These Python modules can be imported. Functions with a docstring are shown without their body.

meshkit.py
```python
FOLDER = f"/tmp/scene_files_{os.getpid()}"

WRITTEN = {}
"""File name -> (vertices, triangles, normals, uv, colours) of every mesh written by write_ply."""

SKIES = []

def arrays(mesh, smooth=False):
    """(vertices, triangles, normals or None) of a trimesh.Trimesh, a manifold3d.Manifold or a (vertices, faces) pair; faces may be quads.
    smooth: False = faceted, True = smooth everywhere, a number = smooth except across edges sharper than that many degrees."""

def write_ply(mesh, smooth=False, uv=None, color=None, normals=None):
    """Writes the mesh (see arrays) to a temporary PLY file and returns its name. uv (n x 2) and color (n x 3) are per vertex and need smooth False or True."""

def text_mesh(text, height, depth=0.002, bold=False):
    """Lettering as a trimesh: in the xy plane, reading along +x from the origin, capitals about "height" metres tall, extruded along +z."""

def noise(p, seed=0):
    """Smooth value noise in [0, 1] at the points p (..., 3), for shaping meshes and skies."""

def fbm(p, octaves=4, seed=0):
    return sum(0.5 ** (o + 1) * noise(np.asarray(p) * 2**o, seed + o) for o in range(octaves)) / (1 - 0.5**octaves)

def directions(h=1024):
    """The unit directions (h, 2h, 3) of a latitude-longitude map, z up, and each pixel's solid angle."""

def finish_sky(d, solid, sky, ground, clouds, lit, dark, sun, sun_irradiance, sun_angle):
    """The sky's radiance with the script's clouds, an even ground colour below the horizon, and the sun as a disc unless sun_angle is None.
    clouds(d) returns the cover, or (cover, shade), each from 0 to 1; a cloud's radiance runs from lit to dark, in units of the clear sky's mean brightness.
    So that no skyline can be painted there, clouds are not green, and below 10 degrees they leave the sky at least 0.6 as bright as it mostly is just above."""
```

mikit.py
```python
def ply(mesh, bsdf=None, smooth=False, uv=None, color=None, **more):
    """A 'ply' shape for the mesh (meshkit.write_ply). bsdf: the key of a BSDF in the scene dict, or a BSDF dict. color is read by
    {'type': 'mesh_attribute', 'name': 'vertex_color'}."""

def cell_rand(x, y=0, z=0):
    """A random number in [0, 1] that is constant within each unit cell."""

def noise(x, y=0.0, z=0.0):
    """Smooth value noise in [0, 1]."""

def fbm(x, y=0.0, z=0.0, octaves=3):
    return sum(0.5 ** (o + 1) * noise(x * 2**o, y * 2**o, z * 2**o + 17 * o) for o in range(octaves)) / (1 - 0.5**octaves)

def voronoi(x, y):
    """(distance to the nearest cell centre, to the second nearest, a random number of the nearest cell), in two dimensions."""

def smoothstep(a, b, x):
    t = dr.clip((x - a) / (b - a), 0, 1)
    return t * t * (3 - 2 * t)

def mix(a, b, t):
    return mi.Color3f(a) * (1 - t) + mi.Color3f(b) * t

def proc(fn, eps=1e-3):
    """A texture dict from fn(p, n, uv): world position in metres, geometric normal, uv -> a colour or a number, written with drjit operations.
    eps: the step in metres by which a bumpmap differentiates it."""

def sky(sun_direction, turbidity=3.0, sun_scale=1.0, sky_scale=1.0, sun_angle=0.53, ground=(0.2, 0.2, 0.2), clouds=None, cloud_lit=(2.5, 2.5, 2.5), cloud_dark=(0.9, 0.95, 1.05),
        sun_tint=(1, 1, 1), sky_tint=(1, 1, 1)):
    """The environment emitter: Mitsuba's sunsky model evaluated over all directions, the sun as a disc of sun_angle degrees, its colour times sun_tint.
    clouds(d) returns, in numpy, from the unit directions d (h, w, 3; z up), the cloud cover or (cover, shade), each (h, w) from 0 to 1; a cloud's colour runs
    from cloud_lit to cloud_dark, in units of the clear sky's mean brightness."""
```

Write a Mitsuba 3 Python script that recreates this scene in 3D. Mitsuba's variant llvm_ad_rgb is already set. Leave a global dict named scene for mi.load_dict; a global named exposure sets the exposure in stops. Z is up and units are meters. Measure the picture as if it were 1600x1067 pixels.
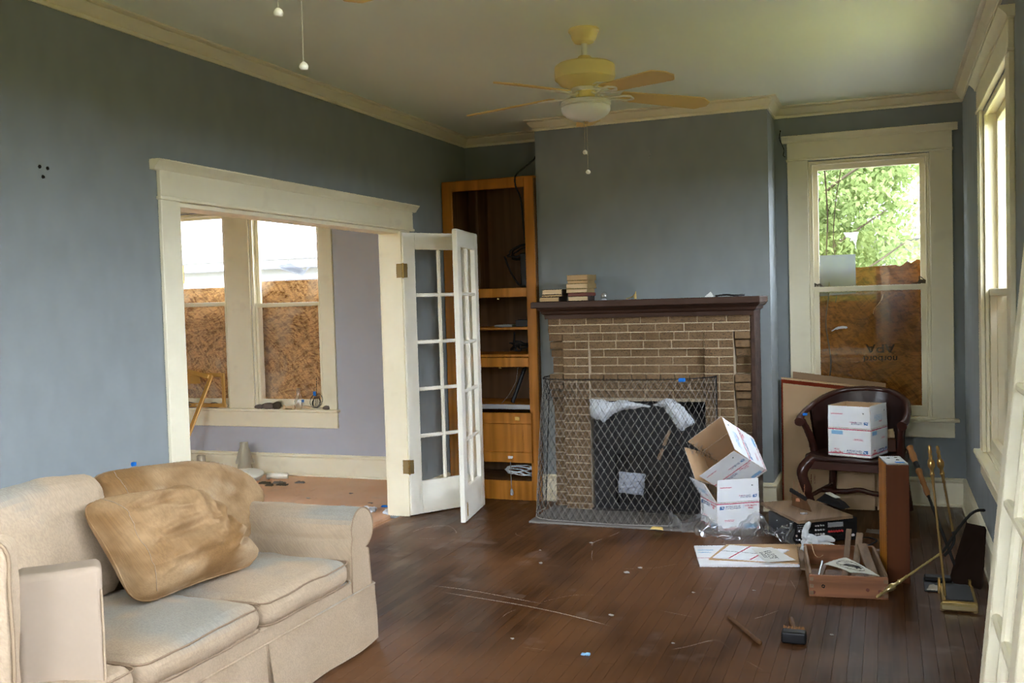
import math, random
import numpy as np, trimesh, mitsuba as mi, drjit as dr
import manifold3d as m3
from shapely.geometry import Polygon
import mikit, meshkit
from mikit import noise, fbm, voronoi, cell_rand, smoothstep, mix, proc

T4 = mi.ScalarTransform4f
rng = np.random.default_rng(7)
scene, labels = {}, {}

# ------------------------------------------------------------------ camera, sky, exposure
F_PX, YAW, PITCH, ROLL, EYE = 1508.87, -0.3718, -0.0401, -0.0291, 1.5184
_fw = np.array([math.sin(YAW)*math.cos(PITCH), math.cos(YAW)*math.cos(PITCH), math.sin(PITCH)])
_r0 = np.array([math.cos(YAW), -math.sin(YAW), 0]); _u0 = np.cross(_r0, _fw)
_up = -_r0*math.sin(ROLL) + _u0*math.cos(ROLL)
scene['camera'] = {'type': 'perspective', 'fov': math.degrees(2*math.atan(800/F_PX)), 'fov_axis': 'x', 'near_clip': 0.05, 'far_clip': 300.0,
                   'to_world': T4().look_at(origin=[0, 0, EYE], target=[float(x) for x in np.array([0, 0, EYE])+_fw], up=[float(x) for x in _up])}
def cloud_cover(d):
    n = meshkit.fbm(d*np.array([3, 3, 6.0]), 4, 3)
    return np.clip(0.86 + 0.5*(n-0.5), 0, 1), np.clip(0.35 + 0.5*(n-0.5), 0, 1)
scene['sky'] = mikit.sky((0.35, -0.55, 0.75), turbidity=4.0, sun_scale=0.0, sky_scale=1.0, clouds=cloud_cover,
                         cloud_lit=(2.5, 2.75, 3.15), cloud_dark=(1.4, 1.52, 1.75), ground=(0.10, 0.10, 0.04))
exposure = 7.08

# ------------------------------------------------------------------ materials
def rgb(c): return {'type': 'rgb', 'value': [float(x) for x in c]}
def bsdf(name, d): scene[name] = {'type': 'twosided', 'bsdf': d}; return name
def plain(name, c, rough=0.6, metallic=0.0, spec=0.5, **k):
    return bsdf(name, {'type': 'principled', 'base_color': rgb(c) if not isinstance(c, dict) else c, 'roughness': rough, 'metallic': metallic, 'specular': spec, **k})
def matte(name, c): return bsdf(name, {'type': 'diffuse', 'reflectance': rgb(c) if not isinstance(c, dict) else c})

def t_wall(p, n, uv):
    a = fbm(p.x*1.3, p.y*1.3, p.z*1.3, 3)
    b = fbm(p.x*14, p.y*14, p.z*5, 2)
    c = mix((0.216, 0.236, 0.235), (0.244, 0.264, 0.263), a)
    return c * (0.93 + 0.14*b)
plain('wall_paint', proc(t_wall), 0.75, spec=0.12)
plain('lifted_wall_paint', (0.42, 0.42, 0.45), 0.7, spec=0.12)  # wall paint brightened for the next room, in place of missing light
plain('ceiling_paint', (0.73, 0.765, 0.64), 0.5, spec=0.4)
def t_trim(p, n, uv):
    a = fbm(p.x*3, p.y*3, p.z*3, 3)
    g = smoothstep(0.62, 0.8, fbm(p.x*9+7, p.y*9, p.z*9, 3))
    return mix(mix((0.69, 0.62, 0.435), (0.74, 0.68, 0.51), a), (0.50, 0.42, 0.28), g*0.18)
plain('trim_paint', proc(t_trim), 0.38, spec=0.5)
plain('door_paint', (0.76, 0.725, 0.62), 0.36, spec=0.5)

def t_floor(p, n, uv):
    i = dr.floor(p.x/0.057)
    seg = dr.floor((p.y + 3.0*cell_rand(i, 5))/2.1)
    rnd = cell_rand(i, seg)
    grain = fbm(p.x*90 + i*13, p.y*4.0, 3.0*i, 3)
    streak = fbm(p.x*22, p.y*1.2 + 5, 1.7, 3)
    worn = fbm(p.x*1.1 + 3, p.y*0.9, 9.0, 4)
    c = mix((0.017, 0.007, 0.003), (0.105, 0.043, 0.016), 0.25*rnd + 0.35*grain + 0.4*streak)
    c = mix(c, (0.155, 0.069, 0.029), smoothstep(0.47, 0.66, worn)*0.65)
    c = mix(c, (0.030, 0.017, 0.011), smoothstep(0.55, 0.78, fbm(p.x*2.3+11, p.y*0.8+2, 4.0, 3))*0.6)
    # scuffed boards of the next room, painted lighter and warmer as if daylit
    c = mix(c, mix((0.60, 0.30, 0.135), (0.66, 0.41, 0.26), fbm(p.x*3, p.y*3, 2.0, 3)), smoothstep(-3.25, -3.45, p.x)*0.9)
    # dusty scuffs and long scratches
    dust = smoothstep(0.66, 0.82, fbm(p.x*5+1, p.y*5+8, 6.0, 4))
    c = mix(c, (0.30, 0.24, 0.20), dust*0.16)
    s1 = dr.abs(fbm(p.x*1.4+20, p.y*1.4, 2.0, 2) - 0.5 + 0.10*(p.x*0.6 + p.y - 4.2))
    s2 = dr.abs(p.y - 4.42 + 0.33*(p.x+1.7) - 0.05*dr.sin(p.x*3.1))
    s3 = dr.abs(p.y - 4.58 + 0.12*(p.x+1.9) - 0.03*dr.sin(p.x*5.1))
    sc = (1 - smoothstep(0.001, 0.006, s2))*smoothstep(-2.25, -2.05, p.x)*(1-smoothstep(-1.35, -1.2, p.x))
    sc = dr.maximum(sc, (1 - smoothstep(0.001, 0.005, s3))*smoothstep(-2.35, -2.2, p.x)*(1-smoothstep(-1.8, -1.6, p.x)))
    sc = dr.maximum(sc, (1 - smoothstep(0.0004, 0.0022, s1))*smoothstep(0.5, 0.62, fbm(p.x*6, p.y*6, 1.0, 2))*0.6)
    c = mix(c, (0.45, 0.36, 0.29), sc*0.75)
    sp = noise(p.x*140, p.y*140, 0.5)
    c = mix(c, (0.42, 0.37, 0.32), smoothstep(0.93, 0.97, sp)*smoothstep(0.45, 0.7, noise(p.x*3, p.y*3, 3.0))*0.7)
    return c
def t_floor_rough(p, n, uv):
    return 0.16 + 0.26*fbm(p.x*4, p.y*4, 1.0, 3) + 0.12*noise(p.x*40, p.y*3, 0.0)
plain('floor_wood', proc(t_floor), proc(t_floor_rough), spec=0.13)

def wood(name, dark, light, axis, rough, spec=0.5, scale=1.0):
    def f(p, n, uv):
        q = [p.x*38*scale, p.y*38*scale, p.z*38*scale]
        q[axis] = q[axis]*0.045
        g = fbm(q[0], q[1], q[2], 4)
        r = 0.5 + 0.5*dr.sin(26*noise(q[0]*0.16+3, q[1]*0.16, q[2]*0.16) + 5*g)
        return mix(dark, light, 0.55*g + 0.45*r)
    return plain(name, proc(f), rough, spec=spec)
wood('oak', (0.26, 0.088, 0.010), (0.48, 0.185, 0.026), 2, 0.45, 0.22)
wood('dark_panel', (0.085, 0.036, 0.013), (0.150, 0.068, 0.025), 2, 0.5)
wood('walnut', (0.024, 0.011, 0.007), (0.060, 0.028, 0.017), 0, 0.42, 0.25)
wood('red_wood', (0.055, 0.015, 0.006), (0.130, 0.040, 0.014), 2, 0.42, 0.25)
wood('crate_wood', (0.14, 0.048, 0.019), (0.32, 0.130, 0.055), 0, 0.65)
wood('old_board', (0.13, 0.078, 0.042), (0.27, 0.175, 0.105), 1, 0.7)

def t_brick(p, n, uv):
    tone = cell_rand(dr.floor(p.x/0.0995+40.3), dr.floor((1.4-p.z)/0.0584), 1)
    sp = noise(p.x*240, p.y*240, p.z*240); sp2 = noise(p.x*110+5, p.y*110, p.z*110)
    c = mix((0.132, 0.079, 0.041), (0.205, 0.130, 0.070), 0.6*tone + 0.4*fbm(p.x*30, p.y*30, p.z*30, 2))
    c = mix(c, (0.05, 0.032, 0.022), smoothstep(0.66, 0.82, sp)*0.85)
    c = mix(c, (0.06, 0.040, 0.028), smoothstep(0.76, 0.86, sp2)*0.8)
    return c
matte('brick', proc(t_brick))
matte('mortar', (0.42, 0.34, 0.235))
def t_osb(p, n, uv):
    a = p.x + p.y + 0.15*noise(p.x*2, p.z*2, 7.0); b = p.z
    w1 = fbm(a*3, b*3, 1.0, 2); w2 = fbm(a*4+9, b*4, 2.0, 2)
    f1 = fbm(a*15 + 6*w1, b*60 + 9*w2, 2.0, 3)
    f2 = fbm((a*0.8+b*0.6)*16 + 5*w2, (b*0.8-a*0.6)*62 + 8*w1, 5.0, 3)
    f3 = fbm((a*0.6-b*0.8)*18 + 5*w1, (b*0.6+a*0.8)*62, 8.0, 2)
    t = dr.maximum(smoothstep(0.42, 0.58, f1), smoothstep(0.48, 0.60, f2)*0.9) - 0.75*smoothstep(0.50, 0.62, f3)
    c = mix((0.22, 0.10, 0.032), (0.62, 0.36, 0.15), 0.34 + 0.42*t + 0.6*(w1-0.5))
    c = c*(0.8 + 0.4*noise(a*70, b*150, 1.0))
    return mix(c, (0.50, 0.41, 0.30), smoothstep(0.58, 0.74, fbm(a*4, b*4, 8.0, 3))*0.35)
matte('osb', proc(t_osb))
def t_osb_shaded(p, n, uv): return t_osb(p, n, uv)*mi.Color3f(0.40, 0.27, 0.12)  # same board darkened in colour, stands in for shade at the rear window
matte('shaded_osb', proc(t_osb_shaded))

def t_fabric(p, n, uv):
    w = noise((p.x+p.y+p.z)*190, (p.x-p.y+0.7*p.z)*190, 3.0)
    st = fbm(p.x*2.2+5, p.y*2.2, p.z*2.2, 4)
    st2 = fbm(p.x*6+1, p.y*6, p.z*6+4, 3)
    c = mix((0.37, 0.272, 0.172), (0.42, 0.322, 0.222), st2)
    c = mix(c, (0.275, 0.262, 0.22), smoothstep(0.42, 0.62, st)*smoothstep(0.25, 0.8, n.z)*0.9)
    c = mix(c, (0.30, 0.215, 0.135), smoothstep(0.55, 0.75, fbm(p.x*4+9, p.y*4+3, p.z*5, 3))*0.35)
    return c*(0.90 + 0.19*w)
def t_tan(p, n, uv):
    w = noise((p.x+p.y+p.z)*190, (p.x-p.y+0.7*p.z)*190, 3.0)
    a = fbm(p.x*5+2, p.y*5, p.z*7, 4)
    c = mix((0.205, 0.110, 0.042), (0.345, 0.222, 0.112), smoothstep(0.3, 0.7, a))
    c = mix(c, (0.38, 0.30, 0.20), smoothstep(0.56, 0.75, fbm(p.x*5+8, p.y*6, p.z*7, 3))*0.35)
    return c*(0.90 + 0.19*w)
def t_weave(p, n, uv):
    return 0.0012*noise((p.x+p.y+p.z)*230, (p.x-p.y+0.7*p.z)*230, 1.0)
scene['fabric'] = {'type': 'twosided', 'bsdf': {'type': 'principled', 'base_color': proc(t_fabric), 'roughness': 0.95, 'specular': 0.15, 'sheen': 0.3}}
scene['tan_fabric'] = {'type': 'twosided', 'bsdf': {'type': 'principled', 'base_color': proc(t_tan), 'roughness': 0.95, 'specular': 0.15, 'sheen': 0.3}}
matte('pink_cream', (0.43, 0.335, 0.245))
matte('welt', (0.30, 0.215, 0.135))

plain('fan_yellow', (0.76, 0.62, 0.25), 0.3)
plain('fan_blade', (0.68, 0.49, 0.17), 0.42)
plain('fan_white', (0.74, 0.71, 0.60), 0.3)
plain('milk_glass', (0.80, 0.78, 0.70), 0.14)
plain('string', (0.40, 0.37, 0.27), 0.7)
plain('brass', (0.62, 0.44, 0.16), 0.30, 0.9)
plain('pale_brass', (0.66, 0.54, 0.28), 0.22, 0.9)
plain('dull_brass', (0.40, 0.26, 0.085), 0.27, 0.9)
matte('rust', (0.020, 0.012, 0.009))
plain('iron', (0.012, 0.011, 0.011), 0.5, spec=0.2)
plain('soot', (0.018, 0.015, 0.013), 0.85)
plain('old_brass', (0.22, 0.15, 0.055), 0.5, 0.5)
plain('wire', (0.33, 0.31, 0.28), 0.45, 0.5)
plain('black_plastic', (0.013, 0.013, 0.014), 0.42, spec=0.25)
plain('grey_plastic', (0.30, 0.31, 0.32), 0.5)
plain('white_plastic', (0.78, 0.80, 0.80), 0.45)
matte('bag_white', (0.62, 0.65, 0.68))
plain('carton_white', (0.76, 0.77, 0.79), 0.5, spec=0.4)
matte('kraft', (0.50, 0.33, 0.19))
matte('kraft_dark', (0.30, 0.19, 0.105))
matte('print_red', (0.50, 0.045, 0.085))
matte('print_blue', (0.055, 0.155, 0.38))
matte('print_navy', (0.03, 0.05, 0.16))
matte('print_pink', (0.62, 0.25, 0.31))
matte('print_light_blue', (0.25, 0.46, 0.68))
matte('ink', (0.035, 0.035, 0.04))
matte('stamp_ink', (0.022, 0.013, 0.008))
matte('paper', (0.68, 0.68, 0.64))
matte('page', (0.60, 0.44, 0.26))
matte('page_old', (0.50, 0.33, 0.17))
plain('cover_dark', (0.030, 0.017, 0.013), 0.5)
plain('cover_maroon', (0.13, 0.03, 0.018), 0.5)
plain('cover_tan', (0.26, 0.18, 0.07), 0.5)
plain('leather', (0.030, 0.012, 0.009), 0.3, spec=0.6)
plain('mahogany', (0.042, 0.013, 0.009), 0.22, spec=0.6)
plain('grip_wood', (0.30, 0.125, 0.035), 0.35)
matte('blue_tape', (0.02, 0.15, 0.50))
matte('dark_hole', (0.02, 0.018, 0.015))
matte('stone', (0.16, 0.13, 0.105))
matte('hearth_stone', (0.17, 0.155, 0.14))
matte('debris', (0.40, 0.37, 0.33))
matte('newsprint', (0.33, 0.35, 0.40))
plain('gold_frame', (0.50, 0.27, 0.06), 0.35, 0.35)
matte('tape_red', (0.17, 0.030, 0.014))
plain('copper', (0.55, 0.25, 0.14), 0.35, 0.8)
plain('steel', (0.55, 0.56, 0.57), 0.28, 0.9)
matte('siding', (0.42, 0.41, 0.41))
matte('gravel', (0.20, 0.195, 0.19))
matte('roofing', (0.30, 0.30, 0.31))
matte('far_glass', (0.25, 0.30, 0.32))
matte('bark', (0.075, 0.06, 0.04))
def t_grass(p, n, uv):
    return mix((0.14, 0.135, 0.03), (0.23, 0.22, 0.065), fbm(p.x*1.2, p.y*1.2, 0.0, 4))
matte('grass', proc(t_grass))
matte('light_block_hedge', (0.085, 0.085, 0.02))
matte('tag_red', (0.5, 0.05, 0.05))
scene['leaf'] = {'type': 'principledthin', 'base_color': rgb((0.23, 0.29, 0.11)), 'roughness': 0.5, 'diff_trans': 1.1, 'spec_trans': 0.0}
scene['leaf_dark'] = {'type': 'principledthin', 'base_color': rgb((0.16, 0.21, 0.07)), 'roughness': 0.5, 'diff_trans': 0.9, 'spec_trans': 0.0}
scene['pane'] = {'type': 'thindielectric', 'int_ior': 1.5}
scene['clear_glass'] = {'type': 'thindielectric', 'int_ior': 1.5}
scene['film'] = {'type': 'blendbsdf', 'weight': 0.03, 'a': {'type': 'thindielectric', 'int_ior': 1.55}, 'b': {'type': 'twosided', 'bsdf': {'type': 'principled', 'base_color': rgb((0.8, 0.82, 0.84)), 'roughness': 0.3}}}
scene['dusty_glass'] = {'type': 'blendbsdf', 'weight': 0.45, 'a': {'type': 'thindielectric', 'int_ior': 1.5}, 'b': {'type': 'twosided', 'bsdf': {'type': 'diffuse', 'reflectance': rgb((0.55, 0.50, 0.38))}}}
scene['hazy_film'] = {'type': 'blendbsdf', 'weight': 0.55, 'a': {'type': 'thindielectric', 'int_ior': 1.5}, 'b': {'type': 'principledthin', 'base_color': rgb((0.19, 0.20, 0.22)), 'roughness': 0.6, 'diff_trans': 0.9, 'spec_trans': 0.0}}

# ------------------------------------------------------------------ helpers
def numbered(key):
    if key not in scene and key not in labels: return key
    i = 1
    while f'{key}_{i:03d}' in scene or f'{key}_{i:03d}' in labels: i += 1
    return f'{key}_{i:03d}'
roots = set()
def thing(name, label, cat, group=None):
    key = numbered(name)
    labels[key] = {'label': label, 'category': cat}
    if group: labels[key]['group'] = group
    return key
def part(parent, name, mesh, mat, smooth=30, label=None, kind=None):
    key = numbered(f'{parent}__{name}')
    scene[key] = mikit.ply(mesh, mat, smooth)
    if label or kind:
        labels[key] = {}
        if label: labels[key]['label'] = label
        if kind: labels[key]['kind'] = kind
    return key
def one(name, mesh, mat, label, cat, smooth=30, group=None, kind=None):
    key = numbered(name)
    scene[key] = mikit.ply(mesh, mat, smooth)
    labels[key] = {'label': label, 'category': cat}
    if group: labels[key]['group'] = group
    if kind: labels[key]['kind'] = kind
    return key
def struct(name, mesh, mat, label=None, smooth=30):
    if mesh is not None: scene[name] = mikit.ply(mesh, mat, smooth)
    labels[name] = {'kind': 'structure'}
    if label: labels[name]['label'] = label
    return name

def cat(*ms): return trimesh.util.concatenate([m for m in ms if m is not None])
def box(lo, hi):
    lo, hi = np.minimum(lo, hi), np.maximum(lo, hi)
    m = trimesh.creation.box(extents=np.asarray(hi, float)-lo); m.apply_translation((np.asarray(lo, float)+hi)/2); return m
def cbox(lo, hi, c=0.003):
    lo, hi = np.minimum(lo, hi).astype(float), np.maximum(lo, hi).astype(float)
    c = min(c, 0.3*(hi-lo).min()); pts = []
    for s in np.ndindex(2, 2, 2):
        for k in range(3):
            p = [(lo[j]+(0 if j == k else c)) if s[j] == 0 else (hi[j]-(0 if j == k else c)) for j in range(3)]
            pts.append(p)
    return trimesh.Trimesh(pts).convex_hull
def rbox(lo, hi, r, sub=2):
    lo, hi = np.minimum(lo, hi).astype(float), np.maximum(lo, hi).astype(float)
    s = trimesh.creation.icosphere(subdivisions=sub, radius=r).vertices
    return trimesh.Trimesh(np.vstack([s+np.where(np.array(c) == 0, lo+r, hi-r) for c in np.ndindex(2, 2, 2)])).convex_hull
def hull(p): return trimesh.Trimesh(np.asarray(p, float)).convex_hull
def man(m): return m3.Manifold(m3.Mesh(np.asarray(m.vertices, np.float32), np.asarray(m.faces, np.uint32)))
def tm(m):
    q = m.to_mesh(); return trimesh.Trimesh(q.vert_properties[:, :3], q.tri_verts, process=False)
def cut(a, *bs):
    a = man(a)
    for b in bs: a = a - man(b)
    return tm(a)
def refine(m, length):
    return tm(man(m).refine_to_length(length))
def tube(pts, r, sides=8, closed=False, flat=None):
    p = np.asarray(pts, float); n = len(p); r = np.broadcast_to(np.asarray(r, float), (n,))
    t = np.gradient(p, axis=0) if not closed else np.roll(p, -1, 0)-np.roll(p, 1, 0)
    t /= np.linalg.norm(t, axis=1, keepdims=True)+1e-12
    a = np.cross(t[0], [0, 0, 1.0]) if abs(t[0][2]) < 0.9 else np.cross(t[0], [1.0, 0, 0])
    a /= np.linalg.norm(a); A = [a]
    for i in range(1, n):
        a = A[-1]-t[i]*np.dot(A[-1], t[i]); a /= np.linalg.norm(a)+1e-12; A.append(a)
    A = np.array(A); B = np.cross(t, A); ang = np.arange(sides)*2*np.pi/sides
    v = p[:, None]+r[:, None, None]*(np.cos(ang)[None, :, None]*A[:, None]+np.sin(ang)[None, :, None]*B[:, None])
    v = v.reshape(-1, 3); f = []
    for i in range(n if closed else n-1):
        for j in range(sides):
            k, j2 = (i+1) % n, (j+1) % sides
            f += [[i*sides+j, i*sides+j2, k*sides+j2], [i*sides+j, k*sides+j2, k*sides+j]]
    if not closed:
        v = np.vstack([v, p[0], p[-1]]); c0, c1 = len(v)-2, len(v)-1
        for j in range(sides):
            f += [[c0, (j+1) % sides, j], [c1, (n-1)*sides+j, (n-1)*sides+(j+1) % sides]]
    m = trimesh.Trimesh(v, f, process=False)
    return m
def spline(pts, n=8):
    p = np.asarray(pts, float); q = np.vstack([2*p[0]-p[1], p, 2*p[-1]-p[-2]]); out = []
    for i in range(1, len(q)-2):
        for s in np.arange(n)/n:
            out.append(0.5*(2*q[i]+(q[i+1]-q[i-1])*s+(2*q[i-1]-5*q[i]+4*q[i+1]-q[i+2])*s*s+(3*q[i]-q[i-1]-3*q[i+1]+q[i+2])*s**3))
    return np.array(out+[p[-1]])
def lathe(prof, n=32, loc=(0, 0, 0)):
    m = trimesh.creation.revolve(np.asarray(prof, float), sections=n); m.apply_translation(loc); return m
def prism(poly, h):
    return trimesh.creation.extrude_polygon(Polygon(poly), h, engine='earcut')
def xf(m, M):
    m = m.copy(); m.apply_transform(M); return m
def frame(o, ex, ey, ez):
    M = np.eye(4); M[:3, 0], M[:3, 1], M[:3, 2], M[:3, 3] = ex, ey, ez, o; return M
def rotz(a, loc=(0, 0, 0)):
    M = trimesh.transformations.rotation_matrix(a, [0, 0, 1]); M[:3, 3] = loc; return M
def rot(a, ax, loc=(0, 0, 0)):
    M = trimesh.transformations.rotation_matrix(a, ax); M[:3, 3] = loc; return M
def bar(a, b, w, h, up=(0, 0, 1), c=0.002):
    a, b = np.asarray(a, float), np.asarray(b, float); t = b-a; L = np.linalg.norm(t); t /= L
    s = np.cross(up, t); s /= np.linalg.norm(s); u = np.cross(t, s)
    return xf(cbox((0, -w/2, -h/2), (L, w/2, h/2), c), frame(a, t, s, u))
def jitter(m, amp, scale, seed=0):
    v = m.vertices; n = m.vertex_normals
    m = m.copy(); m.vertices = v + n*(amp*2*(meshkit.fbm(v*scale, 3, seed)-0.5))[:, None]; return m
def text(s, h, M, mat, parent, name, flip=False, bold=True, width=None):
    t = meshkit.text_mesh(s, h, 0.0006, bold)
    b = t.bounds; t.apply_translation(-(b[0]+b[1])/2)
    if width: t.apply_scale([width/(b[1][0]-b[0][0]), 1, 1])
    if flip: t.apply_transform(rotz(math.pi))
    return part(parent, name, xf(t, M), mat, False)

# ------------------------------------------------------------------ the shell of the two rooms
XL, XR, YB, YC, YD, ZC, YS = -3.25, 0.495, 7.38, 6.94, 7.45, 2.889, -0.6
DXW, DYS = -8.0, 2.7          # the next room's far wall and its south wall
WT = 0.14
OP0, OP1, OPZ = 3.855, 6.16, 2.05
W = lambda *b: cut(box(*b[0]), *[box(*q) for q in b[1:]])
struct('wall_left', W(((XL-WT, YS-WT, -0.02), (XL, YB+WT, ZC+0.02)), ((XL-1, OP0, -1), (XL+1, OP1, OPZ))), 'wall_paint')
RW = [(4.6, 5.85), (1.14, 2.50), (-0.40, 0.96)]
struct('wall_right', W(((XR, YS-WT, -0.02), (XR+WT, YB+WT, ZC+0.02)), *[((XR-1, a, 0.62), (XR+1, b, 2.48 if a > 4 else 2.58)) for a, b in RW]), 'wall_paint')
struct('wall_back', W(((XL, YB, -0.02), (XR, YB+WT, ZC+0.02)), ((-0.528, YB-1, 0.62), (0.282, YB+1, 2.48))), 'wall_paint')
CXL, CXR = -2.474, -0.762
struct('wall_chimney', W(((CXL, YC, -0.02), (CXR, YB+0.01, ZC+0.02)), ((-1.99, YC-1, -1), (-1.18, 7.30, 0.80))), 'wall_paint')
SW = [(-2.60, -1.45), (-1.25, -0.10)]
struct('wall_front', W(((XL, YS-WT, -0.02), (XR, YS, ZC+0.02)), *[((a, YS-1, 0.6), (b, YS+1, 2.5)) for a, b in SW]), 'wall_paint')
struct('ceiling', box((DXW-WT, YS-WT, ZC), (XR+WT, YD+WT, ZC+0.12)), 'ceiling_paint')
DW = [(-6.56, -5.745), (-5.475, -4.725)]
struct('wall_dining_back', W(((DXW, YD, -0.02), (XL-WT, YD+WT, ZC+0.02)), *[((a, YD-1, 0.61), (b, YD+1, 2.44)) for a, b in DW]), 'lifted_wall_paint')
DWW = [(-5.7, -3.95)]
struct('wall_dining_left', box((DXW-WT, DYS-WT, -0.02), (DXW, YD+WT, ZC+0.02)), 'lifted_wall_paint')
struct('wall_dining_front', W(((DXW, DYS-WT, -0.02), (XL-WT, DYS, ZC+0.02)), *[((a, DYS-1, 0.25), (b, DYS+1, 2.72)) for a, b in DWW]), 'lifted_wall_paint')

# floor: strip boards, laid towards the fireplace wall
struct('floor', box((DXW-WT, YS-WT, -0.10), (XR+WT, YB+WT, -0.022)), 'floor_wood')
BW = 0.057
def board_segments(i, y0, y1):
    r = np.random.default_rng(1000+i).uniform(0, 1, 12)
    y, out, k = y0, [], 0
    L = 0.9+1.4*r[0]
    while y < y1-0.05:
        e = min(y+L, y1)
        if y1-e < 0.5: e = y1
        out.append((y, e)); y = e; k += 1; L = 2.3+1.6*r[k % 12]
    return out
nb, rest = 0, []
i0, i1 = int(math.floor(XL/BW)), int(math.ceil(XR/BW))
def board(i, a, b, x0=None, x1=None):
    dz = -0.0006*np.random.default_rng(77*(i+500)+int(a*100)+200).uniform(0, 1)
    lo, hi = max(i*BW, x0 if x0 is not None else -99), min((i+1)*BW, x1 if x1 is not None else 99)
    if hi-lo < 0.008: return None
    m = box((lo+0.0006, a+0.0006, -0.022), (hi-0.0006, b-0.0006, dz)); c = 0.0012
    v = m.vertices.copy(); top = v[:, 2] > -0.01
    return m
for i in range(i0, i1+1):
    for a, b in board_segments(i, 2.05, YB):
        m = board(i, a, b, XL-WT, XR)
        if m is not None and nb < 298: part('floor', 'board', m, 'floor_wood', False); nb += 1
        elif m is not None: rest.append(m)
    rest.append(board(i, YS, 2.05, XL, XR))
for i in range(int(math.floor(DXW/BW)), i0):
    for a, b in board_segments(i, DYS if i*BW < -6.6 else 5.0, YD):
        m = board(i, a, b, DXW, XL-WT)
        if m is None: continue
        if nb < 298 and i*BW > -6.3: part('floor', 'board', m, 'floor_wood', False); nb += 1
        else: rest.append(m)
    if i*BW >= -6.6: rest.append(board(i, DYS, 5.0, DXW, XL-WT))
part('floor', 'more_boards', cat(*rest), 'floor_wood', False, kind='stuff')

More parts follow.
